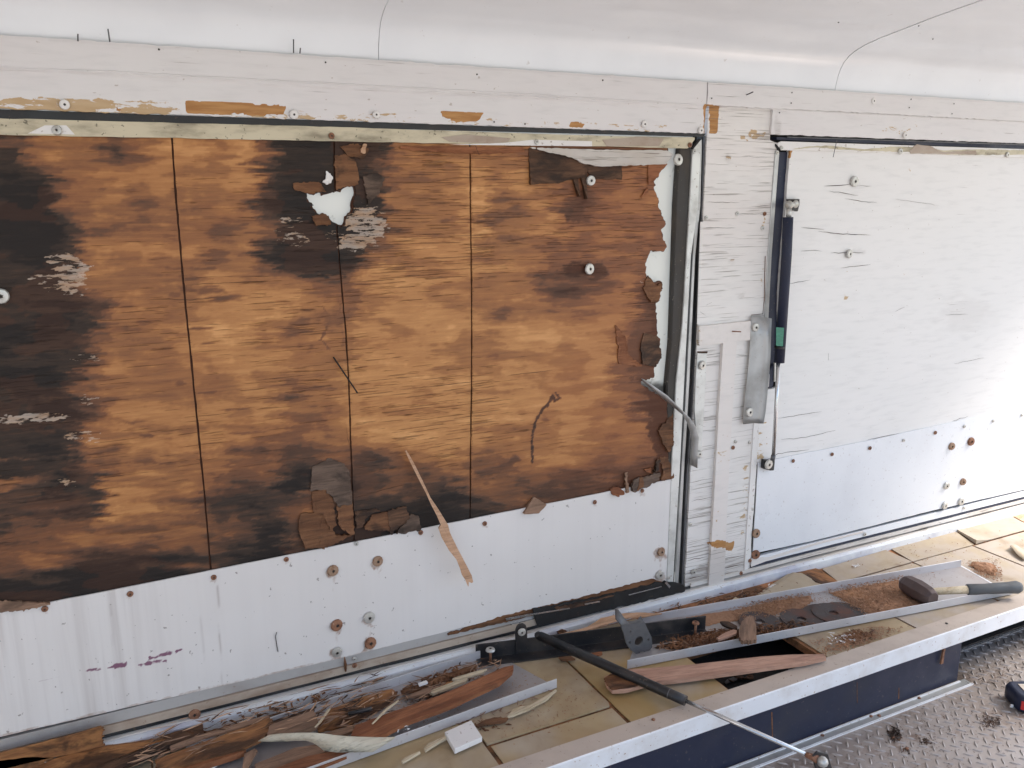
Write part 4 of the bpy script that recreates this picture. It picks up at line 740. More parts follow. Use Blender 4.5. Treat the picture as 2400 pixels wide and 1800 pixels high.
T(-.35,0,-.376,-.03,seed=1); T(0,.29,-.376,-.03,seed=2,gd=.3); T(.29,.575,-.376,-.03,seed=3,yel=.55,h0=.001,dust=.3)
T(.577,.860,-.313,-.03,seed=4,yel=.4,dust=.5,h0=.0015,curl=lambda X,Y:.0022*np.clip((-Y-.22)/.09,0,1)**2); T(.583,.858,-.376,-.316,seed=5,yel=.6)
T(.864,1.113,-.376,-.03,seed=6,yel=.85,h0=.001,dust=.25)
T(1.400,1.688,-.376,-.10,seed=7,yel=.35,dust=lambda x,y:.9*sst(1.69,1.5,x)*(y>-.36))
T(1.692,1.998,-.376,-.115,seed=8,gd=.8,dust=.35); tile([(1.735,-.032),(1.999,-.022),(1.998,-.113),(1.712,-.113)],seed=9,gd=.45,dust=.3,h0=.002)
T(2.003,2.255,-.376,-.113,seed=10,gd=.7,dust=.3); tile([(2.022,-.020),(2.31,-.016),(2.268,-.111),(2.003,-.111)],seed=11,gd=.5,dust=.25,h0=.001)
T(2.26,2.55,-.376,-.115,seed=12,gd=.75); tile([(2.318,-.012),(2.60,-.01),(2.55,-.112),(2.275,-.112)],seed=13,gd=.55,h0=.003,curl=lambda X,Y:.012*np.clip((2.36-X)/.09,0,1)**2)
T(2.553,3.2,-.376,-.02,seed=14,gd=.7)
def splint(px,step,amp,seed):
    "roughen an outline: long sides follow the grain, ends break into needles"
    r=np.random.default_rng(seed); A=np.array(px,float); q=A-A.mean(0); ev,vec=np.linalg.eigh(q.T@q); ax_=vec[:,1]; out=[]; n=len(A)
    for i in range(n):
        p,e=A[i],A[(i+1)%n]; L=np.linalg.norm(e-p); d=(e-p)/(L+1e-9); al=abs(d@ax_); out.append(p)
        if al>.75:
            k=max(1,int(L/9)); o_=0
            for j in range(1,k):
                o_=o_*.6+r.normal(0,amp*.9); out.append(p+(e-p)*j/k+np.array((-d[1],d[0]))*o_)
        else:
            k=max(2,int(L/2.2)); 
            for j in range(1,k): out.append(p+(e-p)*j/k+ax_*(r.normal(0,amp*2.6)+(amp*3.5 if j%2 else -amp*3.5)*r.random()))
    return out
# loose curled pieces of tile
def loose(name,px,h,th,mat,label,cat,group=None,seed=0,amp=.0,step=8,bw=0,dz=None,parent=None):
    P0=splint(px,step,amp,seed) if amp else px; P=[]; lean=0
    for i,p in enumerate(P0):
        hh=h if dz is None else h+dz(i/len(P0)); q=SP(tuple(p),hh)
        if q[1]>-.028: lean=1; q=WP(tuple(p),-.028)      # this corner leans up against the rail
        P.append(q)
    A=np.array(P); c=A.mean(0); q=A[:,:2]-c[:2]; ev,vec=np.linalg.eigh(q.T@q); ang=math.atan2(vec[1,1],vec[0,1])
    o=plate(name,P,(0,.012*lean,-th),mat,parent,bw,org=(c[0],c[1],c[2]-th) if not parent else None,ang=ang if not parent else 0)
    if not parent: tag(o,label,cat,group)
    return o
loose('tile_scrap',c7((0,812),(170,695),(300,610),(450,512),(560,520),(660,580),(740,642),(835,668),(300,780),(0,840)),.006,.0022,'tile','loose triangular scrap of tan tile behind the long metal channel','tile scrap','loose scraps of tile',1,.2)
A=[SP(p,h) for p,h in zip(b5((2065,575),(2090,600),(2120,640),(2150,675),(2212,720)),(.012,.010,.008,.006,.004))]; B=[SP(p,h) for p,h in zip(b5((2110,560),(2150,580),(2190,610),(2240,640),(2290,690)),(.001,.001,.001,.001,.001))]
o=ribbon('tile_scrap',A,B,.002,'tile'); tag(o,'curling piece of tan tile with a lifted edge at the right end of the shelf','tile scrap','loose scraps of tile')
loose('tile_scrap',b5((2105,265),(2212,240),(2280,225),(2280,300),(2212,322)),.004,.002,'pinewood','orange-brown bare wood scrap behind the tiles at the far right of the shelf','wood scrap',None,2,.3)
loose('wood_scrap',c7((440,520),(770,465),(1035,632),(830,665),(600,560)),.0035,.002,'ornwood','flat orange wood scrap between the triangular tile scrap and whole tile','wood scrap','scraps of wood on the shelf',2,.3)
loose('tile_scrap',b4((1390,540),(1500,455),(1660,370),(1720,350),(1800,380),(1880,420),(1940,440),(1560,510)),.004,.002,'greywood','dusty brown scrap lying against the white rail behind the channel','tile scrap','loose scraps of tile',3,.3)
# ============================================================ FLOOR
floor=empty('floor',(1.5,-1,ZF),kind='structure')
plate('tread_plate',[(-1.8,-2.3,ZF),(3.25,-2.3,ZF),(3.25,.0,ZF),(-1.8,.0,ZF)],(0,0,-.004),'floor',floor)
def lugV(L=.0120,W=.0027,H=.0024):
    V=[(-L,0,0),(-L*.45,-W,0),(L*.45,-W,0),(L,0,0),(L*.45,W,0),(-L*.45,W,0),(-L*.62,0,H),(0,-W*.45,H),(L*.62,0,H),(0,W*.45,H)]
    return V,[[6,7,8,9],[0,1,7,6],[1,2,7],[2,8,7],[2,3,8],[3,4,8],[4,9,8],[4,5,9],[5,6,9],[5,0,6]]
LV,LF=lugV(); lm_=bpy.data.meshes.new('tread_lug'); lm_.from_pydata([(x,y,z) for x,y,z in LV],[],LF); lm_.materials.append(M['lug'])
sites=[]
pt=.0315
for i in range(-40,60):
    for j in range(-30,30):
        for k in (0,1):
            x=1.551+pt*i+(pt/2 if k else 0); y=-.45+pt*j+(pt/2 if k else 0); 
            if not(-.2<x<3.4 and -1.2<y<-.02): continue
            if y>-.445 and x<1.845: continue
            u,v=proj(np.array([[x,y,ZF]])); 
            if -40<u[0]<2460 and v[0]<1860: sites.append((abs(y+1.6)+abs(x-.8)*.5,x,y,k,u[0],v[0]))
sites.sort(); vis=[s for s in sites if 0<s[4]<2400 and 1430<s[5]<1800 ]; near=set(id(s) for s in vis[:290]); BV=[];BF=[]
for s in sites:
    _,x,y,k,_,_=s; a=math.radians(48 if k else -44)
    if id(s) in near:
        o=bpy.data.objects.new('tread_lug',lm_); COL.objects.link(o); o.parent=floor; o.location=Vector((x,y,ZF))-floor.location; o.rotation_euler=(0,0,a)
    else:
        n0=len(BV); BV+=[(x+p*math.cos(a)-q*math.sin(a),y+p*math.sin(a)+q*math.cos(a),ZF+r_) for p,q,r_ in LV]; BF+=[[n0+t for t in f] for f in LF]
tag(obj('tread_lugs',BV,BF,'lug',floor),kind='stuff')
X1=1.838
plate('edge_trim',[(-.4,-.412,ZF+.0015),(X1,-.412,ZF+.0015),(X1,-.438,ZF+.0015),(-.4,-.438,ZF+.0015)],(0,0,-.0012),'alum',floor)
for yy,x in ((-.4135,X1-.02),(-.4165,X1-.02),(-.4345,X1),(-.438,X1)): prof('trim_ridge',[(yy+.0007,ZF+.0005),(yy+.0004,ZF+.0035),(yy-.0004,ZF+.0035),(yy-.0007,ZF+.0005)],-.4,x,'lipf',floor)
for yy in (-.318,-.323): prof('trim_ridge',[(yy+.0007,ZF),(yy+.0004,ZF+.0030),(yy-.0004,ZF+.0030),(yy-.0007,ZF)],1.80,3.4,'lug',floor)
for p in b6((470,1100),(890,935),(960,930),(1305,778),(1080,1120),(1200,1215)):
    ball('rivet',FP(p,.002),.005,'rust',floor,(1,1,.5),1)
# dark skirt plate under the shelf
sk=empty('skirt_panel',(1.0,-.41,ZF),'dark blue-black steel plate standing on the floor under the shelf lip','steel panel')
plate('panel_sheet',[(-.5,-.408,-1.048),(1.8165,-.408,-1.048),(1.8165,-.408,ZF),(-.5,-.408,ZF)],(0,.006,0),'navy',sk)
for q in (b6((28,900),(38,900),(44,1120),(36,1150)),b6((1129,690),(1135,690),(1134,780),(1126,790)),b6((768,640),(772,640),(774,820),(770,820))): plate('drip_mark',[un(p[0],p[1],1,-.4084) for p in q],(0,.0004,0),'rot2',sk)
plate('bent_tab',[un(p[0],p[1],1,-.416) for p in b6((1520,355),(1535,350),(1515,480),(1495,488))],(0,.004,0),'rust',sk)
# unseen end wall and yard, added to shade and bounce the light
plate('unseen_end_wall',[(-1.81,.06,.5),(-1.81,-2.3,.5),(-1.81,-2.3,ZF),(-1.81,.06,ZF)],(-.02,0,0),'white',None)['kind']='structure'
bpy.data.objects['unseen_end_wall']['label']='unseen end wall added to shape the light'
o=plate('ground',[(-60,-60,-2.0),(60,-60,-2.0),(60,60,-2.0),(-60,60,-2.0)],(0,0,-.1),'conc',None); tag(o,kind='structure')
# ============================================================ THINGS ON THE SHELF
# long shallow channels
def channel(name,FL,FR,BR,BL,h,label,grp,seed=0,h0=.0012):
    e=empty(name,(FL[0],FL[1],ZS),label,'metal channel',grp)
    FL,FR,BR,BL=[np.array((p[0],p[1],ZS+h0)) for p in (FL,FR,BR,BL)]
    n=30
    def side(a,b,inn,nm):
        V=[];Fs=[];w=np.array(inn)*.0022
        for i in range(n+1):
            p=a+(b-a)*i/n+np.array((0,.0012*(vn(i*.3,seed,seed)-.5),0)); 
            for q in (p,p+w,p+w+np.array((0,0,h)),p+np.array((0,0,h))): V.append(q)
        for i in range(n):
            for j in range(4): c=i*4+j; d=i*4+(j+1)%4; Fs.append([c,d,d+4,c+4])
        Fs+=[[0,1,2,3],[n*4+3,n*4+2,n*4+1,n*4]]; return bev(obj(nm,V,Fs,'trayl',e),.0004)
    side(FL,FR,(0,1,0),'lip'); side(BL,BR,(0,-1,0),'lip')
    plate('base',[FL+(0,.002,.001),FR+(0,.002,.001),BR+(0,-.002,.001),BL+(0,-.002,.001)],(0,0,-.0008),'tray',e)
    return e
FLc=SP((1470,1569)); FRc=SP((2372,1394)); BLc=SP((1505,1462)); BRc=SP((2250,1329))
ch1=channel('metal_channel',FLc[:2],FRc[:2],BRc[:2],BLc[:2],.021,'long shallow aluminium channel holding the hammer and the cutting discs','shallow aluminium channels on the shelf')
# serrated end teeth
e0=np.array(BRc);e1=SP((2330,1374)); 
for i in range(34):
    p=e0+(e1-e0)*i/34; plate('end_tooth',[p+(0,0,.0022),p+(.006,0,.0022),p+(.006,-.0022,.0022),p+(0,-.0022,.0022)],(0,0,.001),'lipf',ch1)
f2=SP((1305,1613)); d2=SP((790,1801))-f2; d2/=np.linalg.norm(d2); fl2=f2+d2*.75; bb=SP((1115,1548)); bb2=SP((736,1671)); db=bb2-bb; db/=np.linalg.norm(db)
ch2=channel('metal_channel',fl2[:2],f2[:2],(bb-db*.05)[:2],(bb+db*.62)[:2],.021,'shallow aluminium channel at the left end of the shelf, under the splintered wood','shallow aluminium channels on the shelf',4)
# cutting discs
def disc(px,h,lab,nm='cutting_disc'):
    c=SP(px,h)+np.array((0,.024,0)); V=[];Fs=[];N=40; R=(.0105,.012,.019,.020,.0505,.0520); Z=(.0,.0016,.0016,.0012,.0012,.0)
    for zz in (0,1):
        for rr,z in zip(R,Z):
            for k in range(N): t=2*math.pi*k/N; V.append((c[0]+rr*math.cos(t),c[1]+rr*math.sin(t),c[2]+(z if zz==0 else -.0006)))
    m=len(R)
    for zz in (0,1):
        for i in range(m-1):
            for k in range(N): a=zz*m*N+i*N+k; b=zz*m*N+i*N+(k+1)%N; f=[a,b,b+N,a+N]; Fs.append(f if zz==0 else f[::-1])
    for i in (0,m-1):
        for k in range(N): a=i*N+k; b=i*N+(k+1)%N; Fs.append([a,b,b+m*N,a+m*N])
    o=obj(nm,V,Fs,'disc',None,org=c); o.rotation_euler=(random.uniform(-.02,.02),random.uniform(-.02,.02),random.uniform(0,6)); fixn(o); tag(o,lab,'cutting disc','worn cutting discs in the channel'); return o
disc((1797,1468),.006,'leftmost dusty cutting disc, half buried in wood chips'); disc((1896,1461),.008,'cutting disc with a rust-red smear, second from the wood chips')
disc((1949,1449),.006,'cutting disc mostly hidden under its neighbours, third from the wood chips'); disc((1971,1447),.010,'uppermost cutting disc with clear dark centre hole, near the rusty hammer'); disc((1996,1444),.004,'black cutting disc lowest in the overlap, nearest the hammer')
# hammer
hm=empty('hammer',SP((2150,1400)),'rusty sledge hammer with wooden handle and grey rubber grip lying in the channel','hammer')
E1=SP(b5((990,965))[0],.029); E2=SP(b5((1240,1105))[0],.029); ax=E2-E1; ax[2]=0; Lh=np.linalg.norm(ax); ax/=Lh; pe=np.array((-ax[1],ax[0],0)); up=np.array((0,0,1.))
V=[];Fs=[]; st=((-.012,.011),(-.002,.0175),(.1*Lh,.0195),(.3*Lh,.0205),(.5*Lh,.0215),(.7*Lh,.0205),(.9*Lh,.0195),(Lh+.002,.0175),(Lh+.010,.013))
for s,rr in st:
    for k in range(8):
        t=math.pi/8+k*math.pi/4; V.append(E1+ax*s+(pe*math.cos(t)+up*math.sin(t))*rr*1.3)
for i in range(len(st)-1):
    for k in range(8): Fs.append([i*8+k,i*8+(k+1)%8,(i+1)*8+(k+1)%8,(i+1)*8+k])
Fs+=[list(range(8))[::-1],list(range((len(st)-1)*8,len(st)*8))]
bev(obj('hammer_head',V,Fs,'hammer',hm),.0015,2)
H0=(E1+E2)/2+ax*.01; H1=SP(b5((1640,1035))[0],.034); H2=SP(b5((2160,1000))[0],.034)
dh=(H2-H0)/np.linalg.norm(H2-H0); hp=lambda s:H0+dh*s; L1=float(np.dot(H1-H0,dh)); L2=float(np.dot(H2-H0,dh))
tube('wooden_handle',[hp(-.015),hp(.03),hp(L1*.6),hp(L1+.01)],[.010,.009,.0095,.011],'palewood',hm,14)
tube('rubber_grip',[hp(L1),hp(L1+.004),hp(L1+.05),hp((L1+L2)/2),hp(L2-.03),hp(L2-.006),hp(L2+.004)],[.011,.0145,.013,.014,.0145,.0165,.012],'grip',hm,18)
# black angle iron with loose gas strut
ai=empty('angle_iron',SP((1400,1500)),'long black steel angle iron with a bolt tab lying along the white rail','angle iron')
Lb=SP((1122,1566)); Rb=SP((1668,1494)); Ld=SP((1119,1549)); da=(Rb-Lb)/np.linalg.norm(Rb-Lb); na=np.array((-da[1],da[0],0)); LA=np.linalg.norm(Rb-Lb)
def AI(s,n_,z): return Lb+da*s+na*n_+np.array((0,0,z))
V=[AI(s,a,b) for s in (0,LA) for a,b in ((0,.001),(0,.0035),(.0335,.0035),(.0335,.038),(.0365,.038),(.0365,.001))]
Fs=[[j,(j+1)%6,(j+1)%6+6,j+6] for j in range(6)]+[[0,1,2,3,4,5][::-1],[6,7,8,9,10,11]]; bev(obj('angle_bar',V,Fs,'blk',ai),.0006)
sT=.105
V=[AI(sT-.014+.028*a,.031,b) for a,b in ((0,.004),(0,.062),(.12,.073),(.35,.078),(.65,.078),(.88,.073),(1,.062),(1,.004))]; plate('bolt_tab',V,na*.0035,'blk',ai,.0006)
def bigscrew(c,ax_,parent,r=.009,mat='ssteel',shank=None,nm='bolt'):
    o=bpy.data.objects.new(nm,SM['mid' if mat=='ssteel' else 'smallr']); COL.objects.link(o); o.parent=parent; o.location=Vector(c)-wl(parent)
    o.rotation_euler=Vector(ax_).to_track_quat('-Y','Z').to_euler(); k=r/(.0085 if mat=='ssteel' else .0055); o.scale=(k,k,k)
    if shank is not None: tube('bolt_shank',[np.array(c)-np.array(ax_)*.001,shank],.0032,'rust',parent,8)
bigscrew(AI(sT,.027,.060),-na,ai,.0095); bigscrew(AI(.030,.016,.030),(0,0,1),ai,.011,shank=AI(.030,.016,.003)); bigscrew(AI(LA-.035,.016,.032),(0,0,1),ai,.009,'rust',AI(LA-.035,.016,.003))
gs2=empty('gas_strut',SP((1480,1560)),'loose black gas strut with long bright rod lying across the shelf and over the lip','gas strut','gas struts of the doors')
A0=AI(sT+.004,.022,.060); A0=un(1258,1487,1,A0[1]) if False else un(1262,1489,1,AI(sT,.018,0)[1])
P1=SP((1655,1664),.013); dd=(P1-A0)/np.linalg.norm(P1-A0)
def AS(px,py):
    "point of the strut's axis that is nearest the sight line of a pixel"
    r_=un(px,py,1,0)-CAM; r_/=np.linalg.norm(r_); w0=A0-CAM; b=dd@r_; d_=dd@w0; e_=r_@w0; t=(b*e_-d_)/(1-b*b); return A0+dd*t
tube('tube',[A0+dd*.004,AS(1487,1577),AS(1556,1612),AS(1571,1620),AS(1608,1640)],[.0105,.0108,.0108,.0108,.0105],'blk',gs2,20)
tube('tube_collar',[AS(1570,1619),AS(1572,1620)],.0112,'gunm',gs2,20)
tube('rod',[AS(1606,1639),AS(1700,1686),AS(1896,1757)],.0042,'chrome',gs2,12)
tube('socket',[AS(1893,1756),AS(1905,1762),AS(1920,1768)],[.005,.0062,.0075],'rust',gs2,12); q=AS(1931,1776); ball('ball_end',q,.0105,'ssteel',gs2)
ball('ball_end',A0,.0095,'blk',gs2)
bz=q+np.array((0,0,-.012)); plate('end_bracket',[un(p[0],p[1],1,q[1]+.012) for p in b6((390,1280),(430,1240),(520,1260),(560,1400),(430,1430),(405,1360))],(0,.004,0),'blk',gs2,.001)
# cast flange plate
fl=empty('flange_plate',SP((1490,1530)),'grey flange plate with round centre hole and upright ear, leaning on the angle iron','flange plate')
yf=float(SP((1495,1534))[1])
def FPp(p,dy=0): return un(p[0],p[1],1,yf+dy)
def hpoly(name,outer,holes,dy,th,mat,parent):
    from mathutils.geometry import delaunay_2d_cdt
    pts=[];fc=[];W3=[FPp(p,dy) for p in outer]; 
    def to2(P): return Vector((P[0],P[2]))
    lst=[to2(P) for P in W3]; ar=sum(lst[i].x*lst[(i+1)%len(lst)].y-lst[(i+1)%len(lst)].x*lst[i].y for i in range(len(lst))); lst=lst if ar>0 else lst[::-1]; fc.append(list(range(len(lst))))
    for (c,rx,rz) in holes:
        C=FPp(c,dy); n0=len(lst); lst+=[Vector((C[0]+rx*math.cos(t),C[2]+rz*math.sin(t))) for t in np.linspace(0,2*math.pi,16,endpoint=False)]; fc.append(list(range(n0,n0+16)))
    vs,es,fs,_,_,of=delaunay_2d_cdt(lst,[],fc,0,1e-6)
    F=[f for f,o_ in zip(fs,of) if o_==[0]]; y=yf+dy; n=len(vs); V=[(v.x,y,v.y) for v in vs]+[(v.x,y+th,v.y) for v in vs]
    cnt={}
    for f in F:
        for i in range(len(f)): k=(f[i],f[(i+1)%len(f)]); cnt[k]=1
    S_=[[a,b,b+n,a+n] for (a,b) in cnt if (b,a) not in cnt]
    return fixn(obj(name,V,[list(f) for f in F]+[[i+n for i in f[::-1]] for f in F]+S_,mat,parent))
hpoly('plate_body',b4((205,800),(300,785),(410,772),(445,850),(470,900),(476,985),(430,1035),(395,1020),(370,1025),(365,1045),(340,1046),(290,1010),(250,950),(230,870)),[(b4((360,930))[0],.0115,.0115),(b4((282,944))[0],.003,.003),(b4((443,919))[0],.003,.003),(b4((287,850))[0],.0018,.0018),(b4((345,1026))[0],.0015,.0015)],0,.004,'gunm',fl)
ribbon('upright_ear',[FPp(p,y) for p,y in zip(b4((150,650),(155,740),(205,800)),(.03,.012,0))],[FPp(p,y) for p,y in zip(b4((165,648),(215,720),(272,790)),(.034,.02,.004))],.003,'gunm',fl)
ribbon('rear_fold',[FPp(p,y) for p,y in zip(b4((245,755),(300,760),(345,745),(375,712)),(.02,.02,.022,.03))],[FPp(p,y) for p,y in zip(b4((255,800),(310,795),(370,785),(412,772)),(.002,.002,.002,.002))],.003,'gunm',fl)
# the big splinter leaning against the kick sheet
Lp=c3((1545,28),(1600,150),(1680,310),(1768,480),(1812,580),(1880,712),(1918,800),(1892,832),(1925,930),(2000,1060),(2080,1160),(2120,1260))+b3((120,-10),(150,35),(172,88),(178,90),(180,50),(205,62))
Rp=c3((1562,28),(1640,160),(1738,360),(1812,520),(1900,650),(1992,800),(2012,880),(2100,1060),(2190,1230),(2225,1300))+b3((205,-5),(218,52))
pl=Lp+Rp[::-1]; V=[]
for p in pl: t=(p[1]-1057)/310; V.append(WP(p,-.012-.045*t))
o=plate('wood_splinter',V,(.001,.005,0),'pinewood'); tag(o,'long pale pointed wood splinter leaning in front of the white kick sheet','wood splinter')
# wood pieces on the shelf, drawn as outlines of their top faces at real heights
G='splintered offcuts on the shelf'
items=[
('wood_offcut',c1((-120,1210),(0,1172),(620,1012),(1050,892),(1075,920),(1060,1030),(1085,1095),(700,1190),(540,1215),(200,1300),(-60,1370)),.012,.006,'ornwood','stained plywood offcut lowest against the sill at the left edge',.6),
('wood_offcut',c1((-170,1300),(0,1250),(300,1215),(560,1218),(420,1300),(250,1345),(-170,1420)),.016,.006,'ornwood','stained brown plywood corner at the very bottom left of the heap',.6),
('wood_offcut',c1((300,1345),(590,1222),(1090,1100),(1640,1022),(1795,1008),(1450,1130),(1000,1325),(850,1360)),.017,.006,'ornwood','orange wedge of plywood with a long point, in front of the sill offcut',.6),
('wood_offcut',c1((800,1400),(1300,1200),(1795,1010),(1650,1000),(2098,868),(2112,985),(1700,1135),(1250,1330),(1100,1400)),.019,.006,'rot','dark chocolate-brown slab with a square right end below the white rail',.5),
('wood_offcut',c2((0,1148),(350,1010),(700,915),(900,850),(1020,800),(1010,778),(820,830),(600,890),(200,1020),(0,1095)),.025,.004,'greywood','thin grey-edged lath between the dark slab and the mottled board',.4),
('wood_offcut',c2((-150,1240),(0,1180),(200,1105),(500,1000),(900,860),(1030,800),(1060,860),(1020,950),(930,1042),(780,1112),(400,1212),(0,1330),(-150,1380)),.029,.005,'ornwood','mottled half rotten board ending under the cream veneer curl',.6),
('wood_offcut',c2((-100,1380),(0,1332),(400,1216),(780,1116),(760,1150),(500,1240),(200,1330),(100,1380)),.024,.012,'redwood','reddish strip under the mottled board',.4),
('wood_offcut',c2((1025,880),(1485,728),(1530,845),(1500,882),(1170,985),(1000,992)),.031,.012,'greywood','dusty grey-brown rectangular block touching the cream veneer curl',.3),
('wood_offcut',c2((1030,795),(1300,705),(1560,645),(2000,490),(2212,425),(2212,452),(1800,560),(1490,692),(1090,765)),.016,.005,'ornwood','thin brown strip running along the foot of the white rail',.6),
('wood_offcut',c2((1090,765),(1480,690),(1490,735),(1050,870)),.014,.005,'rot','small dark scrap behind the rectangular block',.6),
('wood_offcut',b2((520,1110),(650,960),(850,880),(1180,790),(1220,840),(1150,920),(1050,980),(830,1090),(540,1160)),.007,.004,'ornwood','flat orange-brown plywood scrap inside the left channel',.7),
('wood_offcut',b2((1250,805),(1700,640),(1900,570),(1905,610),(1560,760),(1290,825)),.010,.005,'rot2','dark brown splinter between the back lip and pale slivers',.8),
('wood_offcut',b2((1155,915),(1350,830),(1560,750),(1640,735),(1520,820),(1240,880)),.014,.004,'greywood','brown sliver crossing behind the two pale slivers',.6),
('wood_offcut',b2((1390,830),(1480,790),(1700,720),(1660,765),(1490,860)),.012,.004,'ornwood','short brown sliver left of the pale slivers',.6),
('wood_plank',b2((820,1195),(860,1105),(1100,1015),(1330,935),(1580,850),(1830,740),(2150,600),(2225,585),(2215,640),(2100,740),(1700,930),(1300,1080),(1040,1212)),.030,.009,'redwood','long reddish-brown plank lying in the left channel',.25),
('wood_offcut',b2((600,1170),(850,1105),(845,1150),(720,1200),(560,1200)),.016,.006,'greywood','small grey scrap at the foot of the red plank',.4),
('wood_offcut',b2((-10,1440),(330,1300),(600,1262),(640,1320),(300,1440),(150,1500),(-10,1510)),.014,.005,'greywood','grey-brown strip under the cream veneer curl',.3),
('wood_plank',b2((100,1500),(450,1370),(700,1325),(850,1345),(640,1430),(470,1500)),.018,.006,'redwood','short reddish-brown plank beneath the cream veneer curl',.25),
('wood_board',b4((60,1240),(105,1217),(280,1172),(440,1165),(850,1130),(1100,1100),(1400,1065),(1700,1046),(1955,1042),(1978,1068),(1800,1110),(1400,1165),(1000,1220),(700,1260),(500,1278),(240,1345),(130,1350),(80,1300)),.018,.010,'pinkwood','long flat pinkish board lying across the black hole in the shelf',.15),
('wood_offcut',b4((55,1250),(110,1218),(250,1200),(400,1230),(420,1285),(330,1320),(130,1350),(85,1310)),.0205,.002,'rot2','dark worn end flake on the pinkish board',.3),
('wood_chip',b4((1222,840),(1250,760),(1300,715),(1350,712),(1372,800),(1378,912),(1335,925),(1250,922),(1228,900)),.030,.010,'greywood','blocky tan wood chip standing beside the leftmost cutting disc',.3),
('wood_chip',b4((1030,902),(1100,860),(1175,830),(1210,838),(1200,866),(1120,895),(1050,918)),.024,.005,'pinkwood','elongated tan wood chip left of the blocky chip',.2),
('wood_chip',b4((1060,760),(1130,760),(1210,800),(1190,830),(1080,785)),.018,.005,'rot','dark wood chip behind the tan wood chips',.3),
('wood_sliver',b3((880,522),(1200,440),(1320,362),(1530,320),(1640,314),(1850,322),(1700,350),(1530,362),(1250,452),(1090,512)),.030,.003,'pinewood','fresh orange split sliver behind the flange plate',.3),
('wood_sliver',b2((1500,818),(1520,800),(1800,692),(1828,700),(1815,722),(1530,832)),.019,.005,'palewood','shorter cream sliver beside the red plank',.1),
('wood_sliver',b2((1695,705),(1720,690),(1960,622),(1998,617),(1960,650),(1740,708)),.023,.004,'palewood','longer cream sliver with a pointed tip beside the black angle iron',.1),
('wood_sliver',b2((1400,740),(1470,716),(1485,732),(1412,758)),.022,.004,'white','tiny white painted chip in the left channel',.1),
('wood_sliver',b2((1450,1305),(1490,1260),(1640,1195),(1645,1215),(1560,1260),(1465,1322)),.010,.005,'palewood','pale split sliver just left of the white square block',.15),
('wood_sliver',b2((1252,1412),(1290,1380),(1415,1325),(1420,1338),(1270,1424)),.008,.004,'palewood','pale sliver nearest the front of the shelf',.15),
('wood_sliver',b3((515,1212),(560,1150),(640,1120),(700,1118),(820,1050),(925,980),(938,985),(860,1060),(700,1150),(560,1205)),.010,.004,'palewood','splintered pale piece with white paint beside the channel end',.3),
('wood_chip',b3((240,1290),(300,1250),(400,1220),(520,1225),(500,1250),(400,1270),(330,1275),(262,1300)),.008,.004,'rot2','reddish bark-like chip above the white square block',.4),
('wood_chip',b3((955,700),(1060,690),(1100,715),(980,725)),.008,.004,'rot2','small chip under the loose strut beside the angle iron',.3),
('wood_chip',b3((1240,665),(1330,650),(1335,670),(1270,685)),.012,.004,'redwood','small reddish chip between the strut and flange plate',.3),
('wood_chip',b3((950,480),(990,458),(1035,475),(1010,495),(960,500)),.012,.006,'rot2','rusty brown lump on the rail beside the bolt tab',.3),
('wood_sliver',b4((775,978),(800,975),(880,1010),(870,1018)),.012,.002,'palewood','thin pale splinter in front of the chip pile',.1),
('wood_sliver',b4((1155,585),(1190,550),(1220,560),(1222,580),(1200,565),(1165,590)),.006,.002,'palewood','bent pale splinter behind the channel',.1),
('wood_sliver',b2((505,1118),(540,1080),(620,965),(645,960),(560,1080),(515,1120)),.034,.0015,'palewood','hair-thin splinter beside the rectangular block',.1),
('wood_sliver',b2((1000,1090),(1120,960),(1230,885),(1235,892),(1130,975),(1012,1090)),.036,.0015,'palewood','hair-thin bent splinter over the red plank',.1),
('wood_offcut',c2((760,1180),(880,1120),(900,1150),(860,1210),(800,1330),(740,1330)),.022,.004,'greywood','small twisted splinter below the mottled board',.6),
('wood_offcut',c2((350,1310),(490,1255),(515,1265),(430,1330),(360,1345)),.012,.004,'white','small white flake near the lower left corner',.5),
]
for i,(nm,px,h,th,mt,lb,am) in enumerate(items):
    cat={'wood_offcut':'wood offcut','wood_plank':'plank','wood_board':'board','wood_chip':'wood chip','wood_sliver':'splinter'}[nm]
    loose(nm,px,h,th,mt,lb,cat,{'wood_offcut':G,'wood_chip':'wood chips on the shelf','wood_sliver':'thin splinters on the shelf','wood_plank':'reddish planks in the left channel'}.get(nm),40+i,am,6)
# cream veneer curl
ut=c2((908,1048),(1020,987),(1150,972),(1300,966),(1480,964),(1600,975),(1700,990),(1830,1000),(1950,1006))+b2((1110,1212),(1205,1208)); lt=c2((908,1052),(1040,1056),(1200,1052),(1300,1045),(1400,1042),(1480,1068),(1540,1110),(1590,1150),(1720,1166))+b2((1010,1338),(1190,1225))
hs=[.05,.056,.062,.066,.066,.062,.055,.046,.038,.034,.032]; hl=[.05,.05,.05,.052,.052,.046,.038,.030,.028,.030,.031]
o=ribbon('veneer_curl',[SP(p,h) for p,h in zip(ut,hs)],[SP(p,h) for p,h in zip(lt,hl)],.0014,'cream'); tag(o,'curled cream coloured strip of veneer lying over the splintered wood','veneer strip')
o=loose('wood_block',b2((1630,1162),(1860,1060),(1955,1205),(1716,1312)),.016,.011,'white','small square white painted block on the tan tiles','wood block',None,0,0,bw=.0008)
